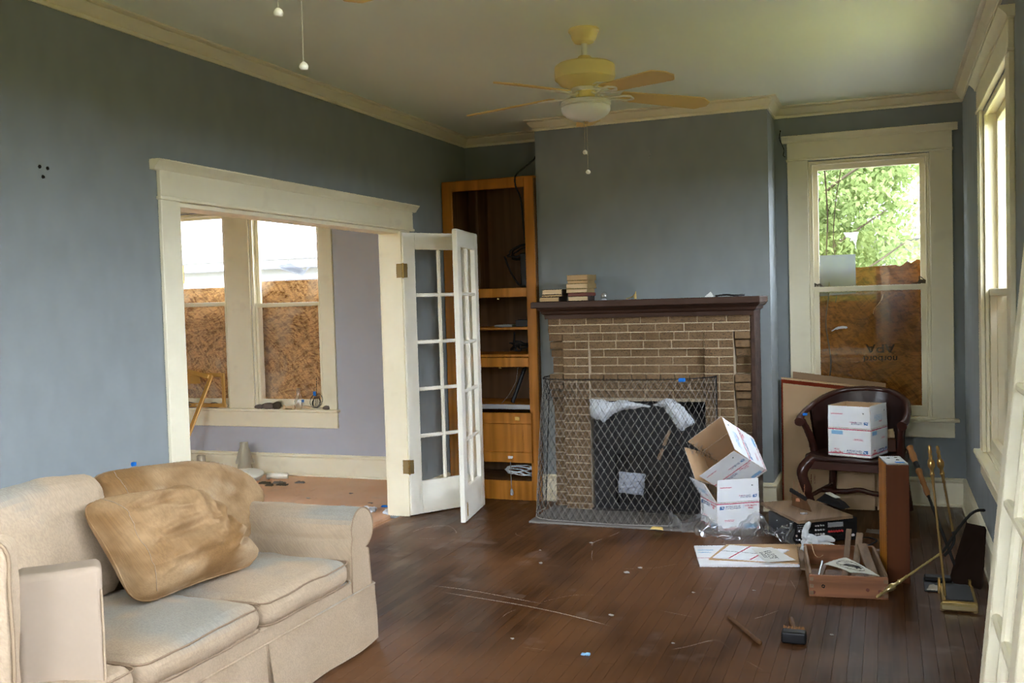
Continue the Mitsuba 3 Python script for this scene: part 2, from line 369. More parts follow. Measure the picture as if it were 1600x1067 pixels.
# crown moulding and baseboards as mitred extrusions
CROWN = [(0, -0.082), (0.012, -0.082), (0.014, -0.068), (0.009, -0.063), (0.017, -0.058), (0.025, -0.050), (0.040, -0.030), (0.045, -0.019), (0.041, -0.015), (0.060, -0.012), (0.066, -0.008), (0.066, 0), (0, 0)]
BASE = [(0, 0), (0.030, 0), (0.030, 0.012), (0.022, 0.018), (0.019, 0.150), (0.016, 0.165), (0.019, 0.170), (0.024, 0.178), (0.024, 0.188), (0.010, 0.200), (0, 0.200)]
def moulding(prof, z, p0, p1, m0=0, m1=0):
    p0, p1 = np.array([*p0, z], float), np.array([*p1, z], float)
    t = (p1-p0)/np.linalg.norm(p1-p0); n = np.array([-t[1], t[0], 0])   # the room lies to the left of p0 -> p1
    a = np.array([p0+n*d+[0, 0, h]+t*m0*d for d, h in prof]); b = np.array([p1+n*d+[0, 0, h]-t*m1*d for d, h in prof])
    k = len(prof); cap = trimesh.creation.triangulate_polygon(Polygon(prof), engine='earcut')
    v = np.vstack([a, b]); f = []
    for i in range(k):
        j = (i+1) % k; f += [[i, j, k+j], [i, k+j, k+i]]
    cv, cf = cap
    idx = [int(np.argmin(np.abs(np.array(prof)-q).sum(1))) for q in cv]
    f += [[idx[q[0]], idx[q[2]], idx[q[1]]] for q in cf]+[[k+idx[q[0]], k+idx[q[1]], k+idx[q[2]]] for q in cf]
    m = trimesh.Trimesh(v, f, process=False); m.fix_normals(); return m
runs = [((XL, YB), (XL, YS), 1, 1), ((CXL, YB), (XL, YB), 1, 1), ((CXL, YC), (CXL, YB), -1, 1), ((CXR, YC), (CXL, YC), -1, -1), ((CXR, YB), (CXR, YC), 1, -1),
        ((XR, YB), (CXR, YB), 1, 1), ((XR, YS), (XR, YB), 1, 1), ((XL, YS), (XR, YS), 1, 1)]
for i, (a, b, m0, m1) in enumerate(runs):
    struct(f'trim_{i+1}', moulding(CROWN, ZC, a, b, m0, m1), 'trim_paint', 'cream crown moulding along the ceiling', 25)
bruns = [('left', (XL, 3.72), (XL, YS), 0, 1), ('left_2', (XL, 6.86), (XL, 6.31), 0, 0), ('chimney_left', (-2.24, YC), (CXL, YC), 0, -1), ('chimney_right', (CXR, YC), (-0.85, YC), -1, 0), ('chimney_side', (CXR, YB), (CXR, YC), 1, -1),
         ('back', (XR, YB), (CXR, YB), 1, 1), ('right', (XR, YS), (XR, YB), 1, 1), ('front', (XL, YS), (XR, YS), 1, 1),
         ('dining', (XL-WT, YD), (DXW, YD), 1, 1), ('dining_left', (DXW, YD), (DXW, DYS), 1, 1)]
for n, a, b, m0, m1 in bruns:
    struct(f'baseboard_{n}', moulding(BASE, 0, a, b, m0, m1), 'trim_paint', None, 25)

# a double-hung window; local axes: u along the wall, d into the room, z up
CAP = [(-0.012, 0.0), (0.030, 0.0), (0.034, 0.012), (0.044, 0.024), (0.060, 0.040), (0.060, 0.048), (-0.012, 0.048)]
def window(n, o, u, d, w, zb, zt, mr, cw=0.135, muntins=(), casing=True, sides=(1, 1), sash=0.045, upper_out=True, glass='pane'):
    """o: the foot of the opening's left edge on the room's wall face (z = 0); mr: height of the meeting rail's middle."""
    M = frame(o, u, d, (0, 0, 1)); k = struct(f'window_{n}', None, None)
    P = lambda name, m, mat='trim_paint', s=25, **q: part(k, name, xf(m, M), mat, s, **q)
    B = lambda lo, hi, c=0.003: cbox(lo, hi, c)
    if casing:
        if sides[0]: P('casing', B((-cw, 0, zb), (0, 0.022, zt+0.012)))
        if sides[1]: P('casing', B((w, 0, zb), (w+cw, 0.022, zt+0.012)))
        l, r = (-cw if sides[0] else 0), (w+cw if sides[1] else w)
        P('head_fillet', B((l-0.008, 0, zt+0.006), (r+0.008, 0.030, zt+0.022)))
        P('head_casing', B((l, 0, zt+0.020), (r, 0.024, zt+0.145)))
        c = prism(CAP, r-l+0.07); c.apply_transform(frame((l-0.035, 0, zt+0.14), (0, 1, 0), (0, 0, 1), (1, 0, 0)))
        P('head_cap', c)
        P('stool', B((l-0.03, -0.02, zb-0.025), (r+0.03, 0.055, zb), 0.006))
        P('apron', B((l, 0, zb-0.135), (r, 0.020, zb-0.025)))
    P('frame', cat(B((0, -WT, zb), (0.018, 0, zt)), B((w-0.018, -WT, zb), (w, 0, zt)), B((0, -WT, zt-0.018), (w, 0, zt)), B((0, -WT-0.02, zb-0.01), (w, 0, zb+0.012))))
    P('stop', cat(B((0.018, -0.018, zb), (0.030, 0, zt-0.018)), B((w-0.030, -0.018, zb), (w-0.018, 0, zt-0.018)), B((0.018, -0.018, zt-0.030), (w-0.018, 0, zt-0.018))))
    s = sash; a, b = 0.018, w-0.018
    y0, y1 = -0.055, -0.020      # lower sash nearer to the room
    P('lower_sash', cat(B((a, y0, zb+0.012), (a+s, y1, mr+0.02)), B((b-s, y0, zb+0.012), (b, y1, mr+0.02)), B((a, y0, zb+0.012), (b, y1, zb+0.085)), B((a, y0, mr-0.018), (b, y1, mr+0.02))))
    P('upper_sash', cat(B((a, y0-0.04, mr-0.02), (a+s, y1-0.04, zt-0.018)), B((b-s, y0-0.04, mr-0.02), (b, y1-0.04, zt-0.018)), B((a, y0-0.04, zt-0.018-s), (b, y1-0.04, zt-0.018)), B((a, y0-0.04, mr-0.02), (b, y1-0.04, mr+0.018))))
    for x in muntins: P('muntin', B((x-0.010, -0.085, mr), (x+0.010, -0.065, zt-0.04)))
    if glass:
        q = trimesh.Trimesh([(a+s-0.005, -0.037, zb+0.08), (b-s+0.005, -0.037, zb+0.08), (b-s+0.005, -0.037, mr-0.015), (a+s-0.005, -0.037, mr-0.015)], [[0, 1, 2], [0, 2, 3]])
        P('lower_pane', q, glass, False)
        q = trimesh.Trimesh([(a+s-0.005, -0.077, mr+0.015), (b-s+0.005, -0.077, mr+0.015), (b-s+0.005, -0.077, zt-0.06), (a+s-0.005, -0.077, zt-0.06)], [[0, 1, 2], [0, 2, 3]])
        P('upper_pane', q, glass, False)
    return k
window(1, (-0.528, YB, 0), (1, 0, 0), (0, -1, 0), 0.81, 0.62, 2.48, 1.548, cw=0.145)
window(2, (XR, 5.85, 0), (0, -1, 0), (-1, 0, 0), 1.25, 0.62, 2.48, 1.50, cw=0.13)
window(3, (XR, 2.50, 0), (0, -1, 0), (-1, 0, 0), 1.36, 0.62, 2.58, 1.50, cw=0.12)
window(4, (XR, 0.96, 0), (0, -1, 0), (-1, 0, 0), 1.36, 0.62, 2.58, 1.50, cw=0.12)
for j, (a, b) in enumerate(SW): window(5+j, (b, YS, 0), (-1, 0, 0), (0, 1, 0), b-a, 0.60, 2.50, 1.5, cw=0.12)
# the next room's pair shares one stool, apron and head
window(8, (DW[0][0], YD, 0), (1, 0, 0), (0, -1, 0), DW[0][1]-DW[0][0], 0.61, 2.44, 1.585, casing=False, sash=0.035)
window(9, (DW[1][0], YD, 0), (1, 0, 0), (0, -1, 0), DW[1][1]-DW[1][0], 0.61, 2.44, 1.560, casing=False, sash=0.035)
k = struct('trim_9', None, None, 'cream casing around the pair of windows')
c0, c1 = DW[0][0]-0.13, DW[1][1]+0.135
for a, b in ((c0, DW[0][0]), (DW[0][1], DW[1][0]), (DW[1][1], c1)): part(k, 'casing', cbox((a, YD-0.022, 0.61), (b, YD, 2.45)), 'trim_paint')
part(k, 'head_casing', cbox((c0, YD-0.024, 2.45), (c1, YD, 2.59)), 'trim_paint')
part(k, 'stool', cbox((c0-0.02, YD-0.055, 0.585), (c1+0.02, YD+0.03, 0.61), 0.005), 'trim_paint')
part(k, 'apron', cbox((c0, YD-0.02, 0.44), (c1, YD, 0.585)), 'trim_paint')
for j, (a, b) in enumerate(DWW): window(12+j, (b, DYS, 0), (-1, 0, 0), (0, 1, 0), b-a, 0.25, 2.72, 1.53, cw=0.09)

# cased opening to the next room
k = struct('trim_10', None, None, 'cream painted casing with a tall head around the wide opening')
part(k, 'casing', cbox((XL, OP0-0.135, 0), (XL+0.022, OP0, OPZ+0.012)), 'trim_paint')
part(k, 'casing', cbox((XL, OP1, 0), (XL+0.022, OP1+0.14, OPZ+0.012)), 'trim_paint')
part(k, 'jamb', cbox((XL-WT-0.004, OP0-0.012, 0), (XL+0.004, OP0+0.010, OPZ)), 'trim_paint')
part(k, 'jamb', cbox((XL-WT-0.004, OP1-0.010, 0), (XL+0.022, OP1+0.012, OPZ)), 'trim_paint')
part(k, 'jamb_head', cbox((XL-WT-0.004, OP0, OPZ-0.014), (XL+0.004, OP1, OPZ+0.01)), 'trim_paint')
part(k, 'head_fillet', cbox((XL, OP0-0.145, OPZ+0.010), (XL+0.032, OP1+0.20, OPZ+0.028)), 'trim_paint')
part(k, 'head_casing', cbox((XL, OP0-0.137, OPZ+0.026), (XL+0.025, OP1+0.19, OPZ+0.165)), 'trim_paint')
c = prism(CAP, OP1+0.235-(OP0-0.18)); c.apply_transform(frame((XL+0.001, OP0-0.18, OPZ+0.150), (1, 0, 0), (0, 0, 1), (0, 1, 0)))
c.fix_normals(); part(k, 'head_cap', c, 'trim_paint')
part(k, 'casing', cbox((XL-WT-0.022, OP1-0.0, 0), (XL-WT, OP1+0.12, OPZ+0.012)), 'trim_paint')
part(k, 'casing', cbox((XL-WT-0.022, OP0-0.12, 0), (XL-WT, OP0, OPZ+0.012)), 'trim_paint')
part(k, 'hinge', cbox((XL+0.000, OP0+0.011, 1.66), (XL+0.012, OP0+0.020, 1.75), 0.002), 'dull_brass')

# OSB boards nailed over the lower half of the windows, outside
def osb(lo, hi, label, top=None, mat='osb'):
    if top is None: m = cbox(lo, hi, 0.002)
    else:
        m = prism(top, hi[1]-lo[1]); m.apply_transform(frame((0, hi[1], 0), (1, 0, 0), (0, 0, 1), (0, -1, 0)))
    return one('wood_board', m, mat, label, 'board', False)
R0 = YB+WT+0.045
osb(None or (-0.62, R0, 0.45), (0.36, R0+0.012, 1.7), 'particle board covering the lower half of the window behind the chair, with a stamp', top=[(-0.60, 0.45), (0.36, 0.45), (0.36, 1.735), (0.20, 1.745), (0.16, 1.72), (0.135, 1.737), (0.11, 1.715), (0.085, 1.700), (0.06, 1.712), (-0.60, 1.690)], mat='shaded_osb')
def flip_print(s, h, w, x, z, mat='stamp_ink'):
    t = meshkit.text_mesh(s, h, 0.0008, True); b = t.bounds; t.apply_translation(-(b[0]+b[1])/2); t.apply_scale([w/(b[1][0]-b[0][0]), 1, 1]); t.apply_transform(rotz(math.pi))
    part('wood_board', 'stamp', xf(t, frame((x, R0-0.0012, z), (1, 0, 0), (0, 0, 1), (0, -1, 0))), mat, False)
flip_print('APA', 0.058, 0.20, -0.055, 1.105)
flip_print('norbord', 0.040, 0.23, -0.055, 1.03)
D0 = YD+WT+0.05
osb((-6.9, D0, 0.45), (-5.705, D0+0.012, 1.745), 'particle board behind the left window of the next room')
osb((-5.70, D0, 0.45), (-4.64, D0+0.012, 1.785), 'particle board behind the window with the glass lamp chimney')

R1 = XR+WT+0.04
osb((R1, 4.5, 0.45), (R1+0.012, 5.95, 1.60), 'particle board covering the lower half of the right hand window')
osb((R1, 1.05, 0.45), (R1+0.012, 2.60, 1.50), 'unseen particle board added to cut light at the second right hand window')  # unseen board, added to cut low light reaching sofa and floor
osb((R1, -0.5, 0.45), (R1+0.012, 1.04, 1.50), 'unseen particle board added to cut light at the right hand window nearest the front')  # also out of view, added for the same shading
struct('added_eaves', cat(box((DXW-WT-0.6, YD+WT, 2.95), (XR+WT+0.6, YD+WT+0.55, 3.10)), box((XR+WT, YS-WT-0.6, 2.95), (XR+WT+0.6, YD+WT, 3.10)), box((DXW-WT-0.6, YS-WT-0.6, 2.95), (XR+WT, YS-WT, 3.10))), 'trim_paint')  # unseen overhang, added to cut off the steep sky
osb((-1.38, YS-WT-0.055, 0.45), (0.03, YS-WT-0.043, 1.40), 'unseen particle board added to cut light at the right front window')  # unseen board, added to block ground bounce through the front window
osb((-2.73, YS-WT-0.055, 0.45), (-1.39, YS-WT-0.043, 1.40), 'unseen particle board added to cut light at the left front window')  # out of view as well, added against the ground bounce

# ------------------------------------------------------------------ fireplace
fp = thing('fireplace', 'brown speckled brick fireplace with a dark wood mantel shelf', 'fireplace')
YP, ZT, CH, JT = 6.60, 1.400, 0.0584, 0.008
XA, XB, XC, XD, XE, XF = -2.295, -2.187, -1.990, -1.173, -0.971, -0.860
outer_off = {0: 0, 1: 0, 2: .015, 3: .035, 4: .065, 5: .095, 6: .095, 7: 0, 8: .0, 9: .035, 10: .065}
opening_top = 0.80
bricks, r = [], np.random.default_rng(5)
def brick(x0, x1, k, off):
    z1 = ZT-k*CH; z0 = max(z1-CH+JT, 0.026)
    if z1 < 0.05: return
    d = YP+off+r.uniform(-0.0012, 0.0012)
    bricks.append(cbox((x0+JT/2, d, z0), (x1-JT/2, d+0.09, z1), 0.0022))
L = (XD-XC)/4.13
for k in range(24):
    z1 = ZT-k*CH
    oo = outer_off.get(k, .095)
    if k in (0, 1):
        e = [XA]; x = XA+(0.092 if k == 0 else 0.198)
        while x < XF-0.06: e.append(x); x += 0.198
        e.append(XF)
        for a, b in zip(e[:-1], e[1:]): brick(a, b, k, 0)
        continue
    brick(XA, XB, k, oo); brick(XE, XF, k, oo)
    for a, b in ((XB, XC), (XD, XE)):
        if k % 2 == 0 and k != 8: brick(a, b, k, 0)
        else: brick(a, (a+b)/2, k, 0); brick((a+b)/2, b, k, 0)
    if z1-CH > opening_top-0.03:
        if k in (2, 7, 8): e = np.linspace(XC, XD, 9)
        elif k in (3, 5, 9): e = [XC, *np.arange(XC+L*1.0, XD-0.04, L), XD]
        else: e = [XC, *np.arange(XC+L*0.5, XD-0.04, L), XD]
        off = {2: 0.008, 3: 0.012, 4: 0.042, 5: 0.042, 6: 0.042, 7: 0.012}.get(k, 0.030)
        for a, b in zip(e[:-1], e[1:]): brick(a, b, k, off)
for m in bricks: part(fp, 'brick', m, 'brick', False)
core = [box((XA+0.01, YP+0.006, ZT-2*CH), (XF-0.004, YC, ZT))]
core += [box((XA+.006, YP+0.102, 0.02), (XB, YC, ZT-2*CH)), box((XE, YP+0.102, 0.02), (XF-.006, YC, ZT-2*CH))]
core += [box((XB+0.003, YP+0.006, 0.02), (XC-0.003, YC, ZT-CH)), box((XD+0.003, YP+0.006, 0.02), (XE-0.003, YC, ZT-CH))]
core += [box((XC-.01, YP+0.016, ZT-4*CH), (XD+.01, YC, ZT-2*CH)), box((XC-.01, YP+0.049, ZT-7*CH), (XD+.01, YC, ZT-4*CH)), box((XC-.01, YP+0.036, opening_top), (XD+.01, YC, ZT-7*CH))]
for k in (2, 3, 4, 7, 8, 9, 10):
    z1 = ZT-k*CH
    for a, b in ((XA, XB), (XE, XF)): core.append(box((a+.006, YP+outer_off[k]+0.007, z1-CH+JT), (b-.006, YC, z1)))
part(fp, 'mortar', cat(*core), 'mortar', False)
part(fp, 'firebox', cat(box((XC, YP+0.09, 0.02), (XC+0.012, 7.30, 0.82)), box((XD-0.012, YP+0.09, 0.02), (XD, 7.30, 0.82)), box((XC, 7.28, 0.02), (XD, 7.30, 0.82)), box((XC, YP+0.09, 0.79), (XD, 7.30, 0.82)), box((XC, YP, 0.02), (XD, 7.30, 0.03))), 'soot', False)
part(fp, 'edge_strip', cbox((XF-0.002, YP+0.02, 0.0), (XF+0.026, YC, 1.40), 0.004), 'walnut')
MP = [(0.0, 0.0), (0.335, 0.0), (0.335, 0.040), (0.325, 0.046), (0.49, 0.052), (0.49, 0.055)]
# mantel: board, bed moulding with returns
def ring_mould(prof, x0, x1, y1, yb):
    """prof: (overhang, z) pairs from bottom to top; three-sided moulding around x0..x1, front at y1, back at yb."""
    v, f, k = [], [], len(prof)
    for d, z in prof: v += [(x0-d, yb, z), (x0-d, y1-d, z), (x1+d, y1-d, z), (x1+d, yb, z)]
    for i in range(k-1):
        for j in range(3): a, b = i*4+j, (i+1)*4+j; f += [[a, a+1, b+1], [a, b+1, b]]
        f += [[i*4+3, i*4, (i+1)*4], [i*4+3, (i+1)*4, (i+1)*4+3]]
    f += [[0, 3, 2], [0, 2, 1], [(k-1)*4, (k-1)*4+1, (k-1)*4+2], [(k-1)*4, (k-1)*4+2, (k-1)*4+3]]
    m = trimesh.Trimesh(v, f, process=False); m.fix_normals(); return m
mx0, mx1 = XA+0.0, XF+0.015
part(fp, 'mantel_moulding', ring_mould([(0.000, 1.392), (0.012, 1.392), (0.014, 1.420), (0.030, 1.432), (0.034, 1.446), (0.050, 1.458), (0.056, 1.464), (0.058, 1.472)], mx0, mx1, YP-0.01, YC), 'walnut', 20)
part(fp, 'mantel_shelf', cbox((mx0-0.085, YP-0.115, 1.472), (mx1+0.065, YC, 1.517), 0.004), 'walnut')
hs = one('hearth_slab', cbox((-2.33, 6.185, -0.02), (-0.80, YP+0.12, 0.012), 0.006), 'hearth_stone', 'grey stone hearth slab in front of the brick fireplace', 'hearth')

ins = thing('fireplace_insert', 'black arched iron fireplace insert behind the wire screen', 'fireplace insert')
yi = YP+0.03
arch = [(XC+0.012, 0.03)]+[(XC+0.012+(XD-XC-0.024)*(0.5-0.5*math.cos(t)), 0.575+0.205*math.sin(t)**0.8) for t in np.linspace(0, math.pi, 25)]+[(XD-0.012, 0.03)]
hole = Polygon([(-1.83, 0.07), (-1.36, 0.07), (-1.36, 0.43), (-1.83, 0.43)])
m = trimesh.creation.extrude_polygon(Polygon(arch).difference(hole), 0.02, engine='earcut'); m.apply_transform(frame((0, yi+0.02, 0), (1, 0, 0), (0, 0, 1), (0, -1, 0)))
part(ins, 'face_plate', m, 'iron', False)
part(ins, 'ledge', cbox((XC+0.02, yi-0.05, 0.47), (XD-0.02, yi, 0.50), 0.004), 'iron')
part(ins, 'door_frame', cat(cbox((-1.86, yi-0.012, 0.05), (-1.82, yi, 0.45)), cbox((-1.37, yi-0.012, 0.05), (-1.33, yi, 0.45)), cbox((-1.86, yi-0.012, 0.42), (-1.33, yi, 0.45)), cbox((-1.86, yi-0.012, 0.04), (-1.33, yi, 0.075))), 'iron')
part(ins, 'burner_back', cbox((-1.85, yi+0.12, 0.04), (-1.34, yi+0.14, 0.46)), 'soot')
part(ins, 'grate_bar', cat(*[cbox((x, yi+0.02, 0.06), (x+0.014, yi+0.035, 0.17)) for x in np.arange(-1.80, -1.38, 0.045)]), 'iron')

# cloth bags stuffed into the upper corners of the opening
def rag(corners, thick, seed, n=26, amp=0.02):
    c = np.asarray(corners, float); u, v = np.meshgrid(np.linspace(0, 1, n), np.linspace(0, 1, n), indexing='ij')
    p = (c[0]*((1-u)*(1-v))[..., None]+c[1]*(u*(1-v))[..., None]+c[2]*(u*v)[..., None]+c[3]*((1-u)*v)[..., None])
    nn = np.cross(c[1]-c[0], c[3]-c[0]); nn /= np.linalg.norm(nn)
    w = (4*u*(1-u))**0.5*(4*v*(1-v))**0.5
    q = np.stack([u*5, v*5, np.full_like(u, seed)], -1)
    h = thick*w+amp*(meshkit.fbm(q*1.6, 3, seed)-0.5)*2
    edge = 0.5*amp*(meshkit.fbm(q*2+9, 2, seed+3)-0.5)
    side = c[1]-c[0]; side = side/np.linalg.norm(side)
    top = p+nn*h[..., None]+side*edge[..., None]
    bot = p-nn*(0.25*h+0.002)[..., None]+side*edge[..., None]
    V = np.vstack([top.reshape(-1, 3), bot.reshape(-1, 3)]); F = []; N = n*n
    for i in range(n-1):
        for j in range(n-1):
            a, b, cc, d = i*n+j, (i+1)*n+j, (i+1)*n+j+1, i*n+j+1
            F += [[a, b, cc], [a, cc, d], [N+a, N+cc, N+b], [N+a, N+d, N+cc]]
    border = [(i, 0) for i in range(n)]+[(n-1, j) for j in range(1, n)]+[(i, n-1) for i in range(n-2, -1, -1)]+[(0, j) for j in range(n-2, 0, -1)]
    bi = [i*n+j for i, j in border]
    for a, b in zip(bi, bi[1:]+bi[:1]): F += [[a, N+a, N+b], [a, N+b, b]]
    m = trimesh.Trimesh(V, F, process=False); m.fix_normals(); return m
def ragpoly(outline, y, thick, seed, amp=0.02, n=34):
    """a crumpled hanging bag with this outline (x, z) in the plane y"""
    from shapely.geometry import Point
    o = spline(list(outline)+[outline[0]], 6)[:-1]; o = o+0.006*(np.random.default_rng(seed).uniform(-1, 1, o.shape)); pg = Polygon(o).buffer(0)
    v2, f2 = trimesh.creation.triangulate_polygon(pg, engine='earcut')
    m = trimesh.creation.extrude_polygon(pg, 0.004, engine='earcut'); m = refine(m, 0.014); v = m.vertices.copy()
    d = np.array([pg.exterior.distance(Point(q)) for q in v[:, :2]]); up = v[:, 2] > 0.001
    h = thick*(1-np.exp(-d/0.025))+amp*np.minimum(d/0.02, 1)*(1.2-4*np.abs(meshkit.fbm(np.c_[v[:, 0]*16, v[:, 1]*9, np.full(len(v), seed)], 3, seed)-0.5))
    v[up, 2] += h[up]; m.vertices = v
    return xf(m, frame((0, y, 0), (1, 0, 0), (0, 0, 1), (0, -1, 0)))
yb_ = YP-0.004
one('cloth_bag', ragpoly([(-1.985, 0.818), (-1.90, 0.815), (-1.83, 0.795), (-1.76, 0.812), (-1.68, 0.80), (-1.55, 0.772), (-1.63, 0.757), (-1.76, 0.735), (-1.83, 0.705), (-1.88, 0.655), (-1.92, 0.665), (-1.985, 0.70)], yb_, 0.035, 3), 'bag_white', 'crumpled white cloth bag in the upper left corner of the fireplace opening', 'bag', True)
one('cloth_bag', ragpoly([(-1.53, 0.775), (-1.47, 0.815), (-1.40, 0.825), (-1.34, 0.785), (-1.29, 0.73), (-1.245, 0.675), (-1.262, 0.645), (-1.30, 0.625), (-1.335, 0.60), (-1.38, 0.65), (-1.42, 0.715), (-1.46, 0.765)], yb_, 0.04, 8), 'bag_white', 'crumpled white cloth bag in the upper right corner of the fireplace opening', 'bag', True)
one('newspaper', rag([(-1.80, yi-0.02, 0.15), (-1.62, yi-0.03, 0.14), (-1.60, yi-0.02, 0.29), (-1.79, yi-0.02, 0.30)], 0.04, 14, amp=0.03), 'newsprint', 'crumpled grey newspaper in the fireplace insert', 'newspaper', True)
one('kindling_stick', tube([(-1.50, yi-0.045, 0.40), (-1.42, yi-0.03, 0.60)], [0.014, 0.011]), 'old_board', 'pale stick leaning on the ledge of the fireplace insert', 'stick')

# wire screen: a standing sheet of expanded diamond mesh curved around the opening
sc = thing('fire_screen', 'free standing diamond wire mesh screen in front of the fireplace', 'fireplace screen')
path = spline([(-2.345, 6.60), (-2.345, 6.44), (-2.315, 6.31), (-2.23, 6.235), (-2.05, 6.215), (-1.70, 6.205), (-1.38, 6.245), (-1.20, 6.35), (-1.12, 6.47), (-1.095, 6.53), (-1.09, 6.585)], 10)
sl = np.concatenate([[0], np.cumsum(np.linalg.norm(np.diff(path, axis=0), axis=1))]); SL = sl[-1]
def on_sheet(s, z):
    s = np.clip(s, 0, SL); x, y = np.interp(s, sl, path[:, 0]), np.interp(s, sl, path[:, 1])
    lean = 0.10*(z/0.98)**2*np.clip((6.62-y)/0.4, 0, 1)
    wob = 0.008*np.sin(s*9)*(z/0.98)
    return np.stack([x+0.055*(z/0.98)*np.clip((-1.9-x)/0.35, 0, 1), y+lean+wob, 0.014+z], -1)
HS, pw, ph, wr = 0.965, 0.052, 0.080, 0.00125
ws, BK = [], []
for sgn in (1, -1):
    for s0 in np.arange(-HS*pw/ph, SL+HS*pw/ph, pw):
        z = np.linspace(0, HS, 26); s = s0+sgn*z*pw/ph+(0 if sgn > 0 else 0)
        ok = (s >= 0) & (s <= SL)
        if ok.sum() > 2: ws.append(tube(on_sheet(s[ok], z[ok]), wr, 4))
        s2 = s0+0.5*pw+sgn*z*pw/ph; ok = (s2 >= 0) & (s2 <= SL)
        if ok.sum() > 2: BK.append((s2, z, ok))
part(sc, 'wire_mesh', cat(*ws), 'wire', True, kind='stuff')
ws = [tube(on_sheet(s_[o], z_[o])+np.array([0, 0.022, 0]), wr*0.9, 4) for s_, z_, o in BK]
part(sc, 'inner_wire_mesh', cat(*ws), 'iron', True, kind='stuff')
for z, nm in ((HS, 'top_edge'), (0.004, 'bottom_edge')):
    s = np.linspace(0, SL, 120); part(sc, nm, tube(on_sheet(s, np.full(120, z)), 0.0035, 6), 'wire' if z < 0.5 else 'iron', True)
ws = []
for s0 in np.arange(0, SL, pw/2):
    p = on_sheet(np.array([s0]), np.array([HS]))[0]
    ws.append(tube([p+(0, 0, 0.002), p+(0.004, 0.002, 0.008), p+(0.006, 0.006, 0.001)], 0.0016, 4))
part(sc, 'twisted_wire_ends', cat(*ws), 'iron', True, kind='stuff')
for s0 in (0, SL): part(sc, 'side_edge', tube(on_sheet(np.full(8, s0), np.linspace(0, HS, 8)), 0.004, 6), 'iron', True)
ws = []
for sgn in (1, -1):
    for s0 in np.arange(-0.2, SL+0.2, pw):
        z = np.linspace(0, 0.17, 6); s = s0+sgn*z*pw/ph; ok = (s >= 0) & (s <= SL)
        if ok.sum() > 2:
            q = on_sheet(s[ok], np.full(ok.sum(), HS)); q[:, 1] += 0.006+z[ok]*0.35; q[:, 2] -= z[ok]*0.93; ws.append(tube(q, wr, 4))
part(sc, 'folded_top_flap', cat(*ws), 'iron', True, kind='stuff')
one('tape_scrap', cbox((-1.275, 6.225, 0.972), (-1.235, 6.26, 0.995), 0.003), 'blue_tape', 'blue scrap of tape on the top edge of the wire screen', 'tape')
one('leaf_scrap', rag([(-1.47, 6.16, 0.013), (-1.38, 6.15, 0.013), (-1.39, 6.19, 0.02), (-1.46, 6.19, 0.02)], 0.008, 4, 10, 0.006), 'fan_blade', 'dry orange leaf on the hearth against the wire screen', 'leaf', True)

# on the mantel
def book(x, y, z, w, d, h, rz, cover, pages, label):
    k = thing('book', label, 'book', 'old books on the mantel shelf')
    M = rotz(rz, (x, y, z)); c = 0.0025
    part(k, 'cover', xf(cat(cbox((0, 0, 0), (w, d, c), .0008), cbox((0, 0, h-c), (w, d, h), .0008), cbox((w-0.004, 0, 0), (w, d, h), .001)), M), cover)
    part(k, 'pages', xf(cbox((0.003, 0.004, c), (w-0.004, d-0.003, h-c), .0008), M), pages)
zb = 1.517
for x, h, w, rz, cv, pg, lb in [(-2.352, 0.034, 0.150, .03, 'cover_dark', 'page_old', 'dark brown book at the bottom of the short stack beside the bookcase'), (-2.335, 0.016, 0.16, -.02, 'cover_dark', 'page_old', 'thin brown book in the middle of the short stack'), (-2.330, 0.038, 0.152, .04, 'cover_dark', 'page', 'dark book with pale pages on top of the short stack')]:
    book(x, 6.60, zb, w, 0.21, h, rz, cv, pg, lb); zb += h+0.0005
zb = 1.517
for x, h, w, rz, cv, pg, lb in [(-2.135, 0.034, 0.15, .05, 'cover_dark', 'page', 'cream paged book at the bottom of the tall stack on the mantel'), (-2.138, 0.024, 0.155, .02, 'cover_maroon', 'cover_maroon', 'maroon book second from the bottom of the tall stack'), (-2.148, 0.028, 0.16, .03, 'cover_tan', 'page', 'thin tan book third from the bottom of the tall stack'), (-2.148, 0.037, 0.165, -.02, 'cover_tan', 'page', 'thick tan book fourth from the bottom of the tall stack'), (-2.138, 0.022, 0.155, .05, 'cover_tan', 'page_old', 'thin brown book fifth from the bottom of the tall stack'), (-2.142, 0.039, 0.16, -.02, 'cover_tan', 'page_old', 'thick brown book on top of the tall stack')]:
    book(x, 6.60, zb, w, 0.20, h, rz, cv, pg, lb); zb += h+0.0005
k = thing('glass_ball', 'small round glass knob on the mantel shelf', 'glass knob')
part(k, 'ball', lathe([(0, 0.012)]+[(0.024*math.sin(t), 0.036-0.024*math.cos(t)) for t in np.linspace(0.3, math.pi, 14)], 20, (-1.895, 6.70, 1.512)), 'steel', True)
part(k, 'foot', lathe([(0, 0), (0.02, 0), (0.018, 0.006), (0.009, 0.015), (0, 0.015)], 20, (-1.895, 6.70, 1.517)), 'grey_plastic', 40)
k = thing('brass_hook', 'small yellow brass hook lying on the mantel shelf', 'hook')
part(k, 'arm', tube(spline([(-1.72, 6.66, 1.522), (-1.68, 6.66, 1.535), (-1.655, 6.66, 1.555), (-1.652, 6.66, 1.572)], 5), 0.004), 'brass', True)
part(k, 'plate', cbox((-1.664, 6.65, 1.518), (-1.648, 6.67, 1.556), 0.003), 'brass')
one('folded_card', hull([(-1.165, 6.62, 1.5185), (-1.10, 6.62, 1.5185), (-1.13, 6.70, 1.5185), (-1.128, 6.66, 1.556)]), 'paper', 'white folded paper standing on the right of the mantel', 'paper', False)
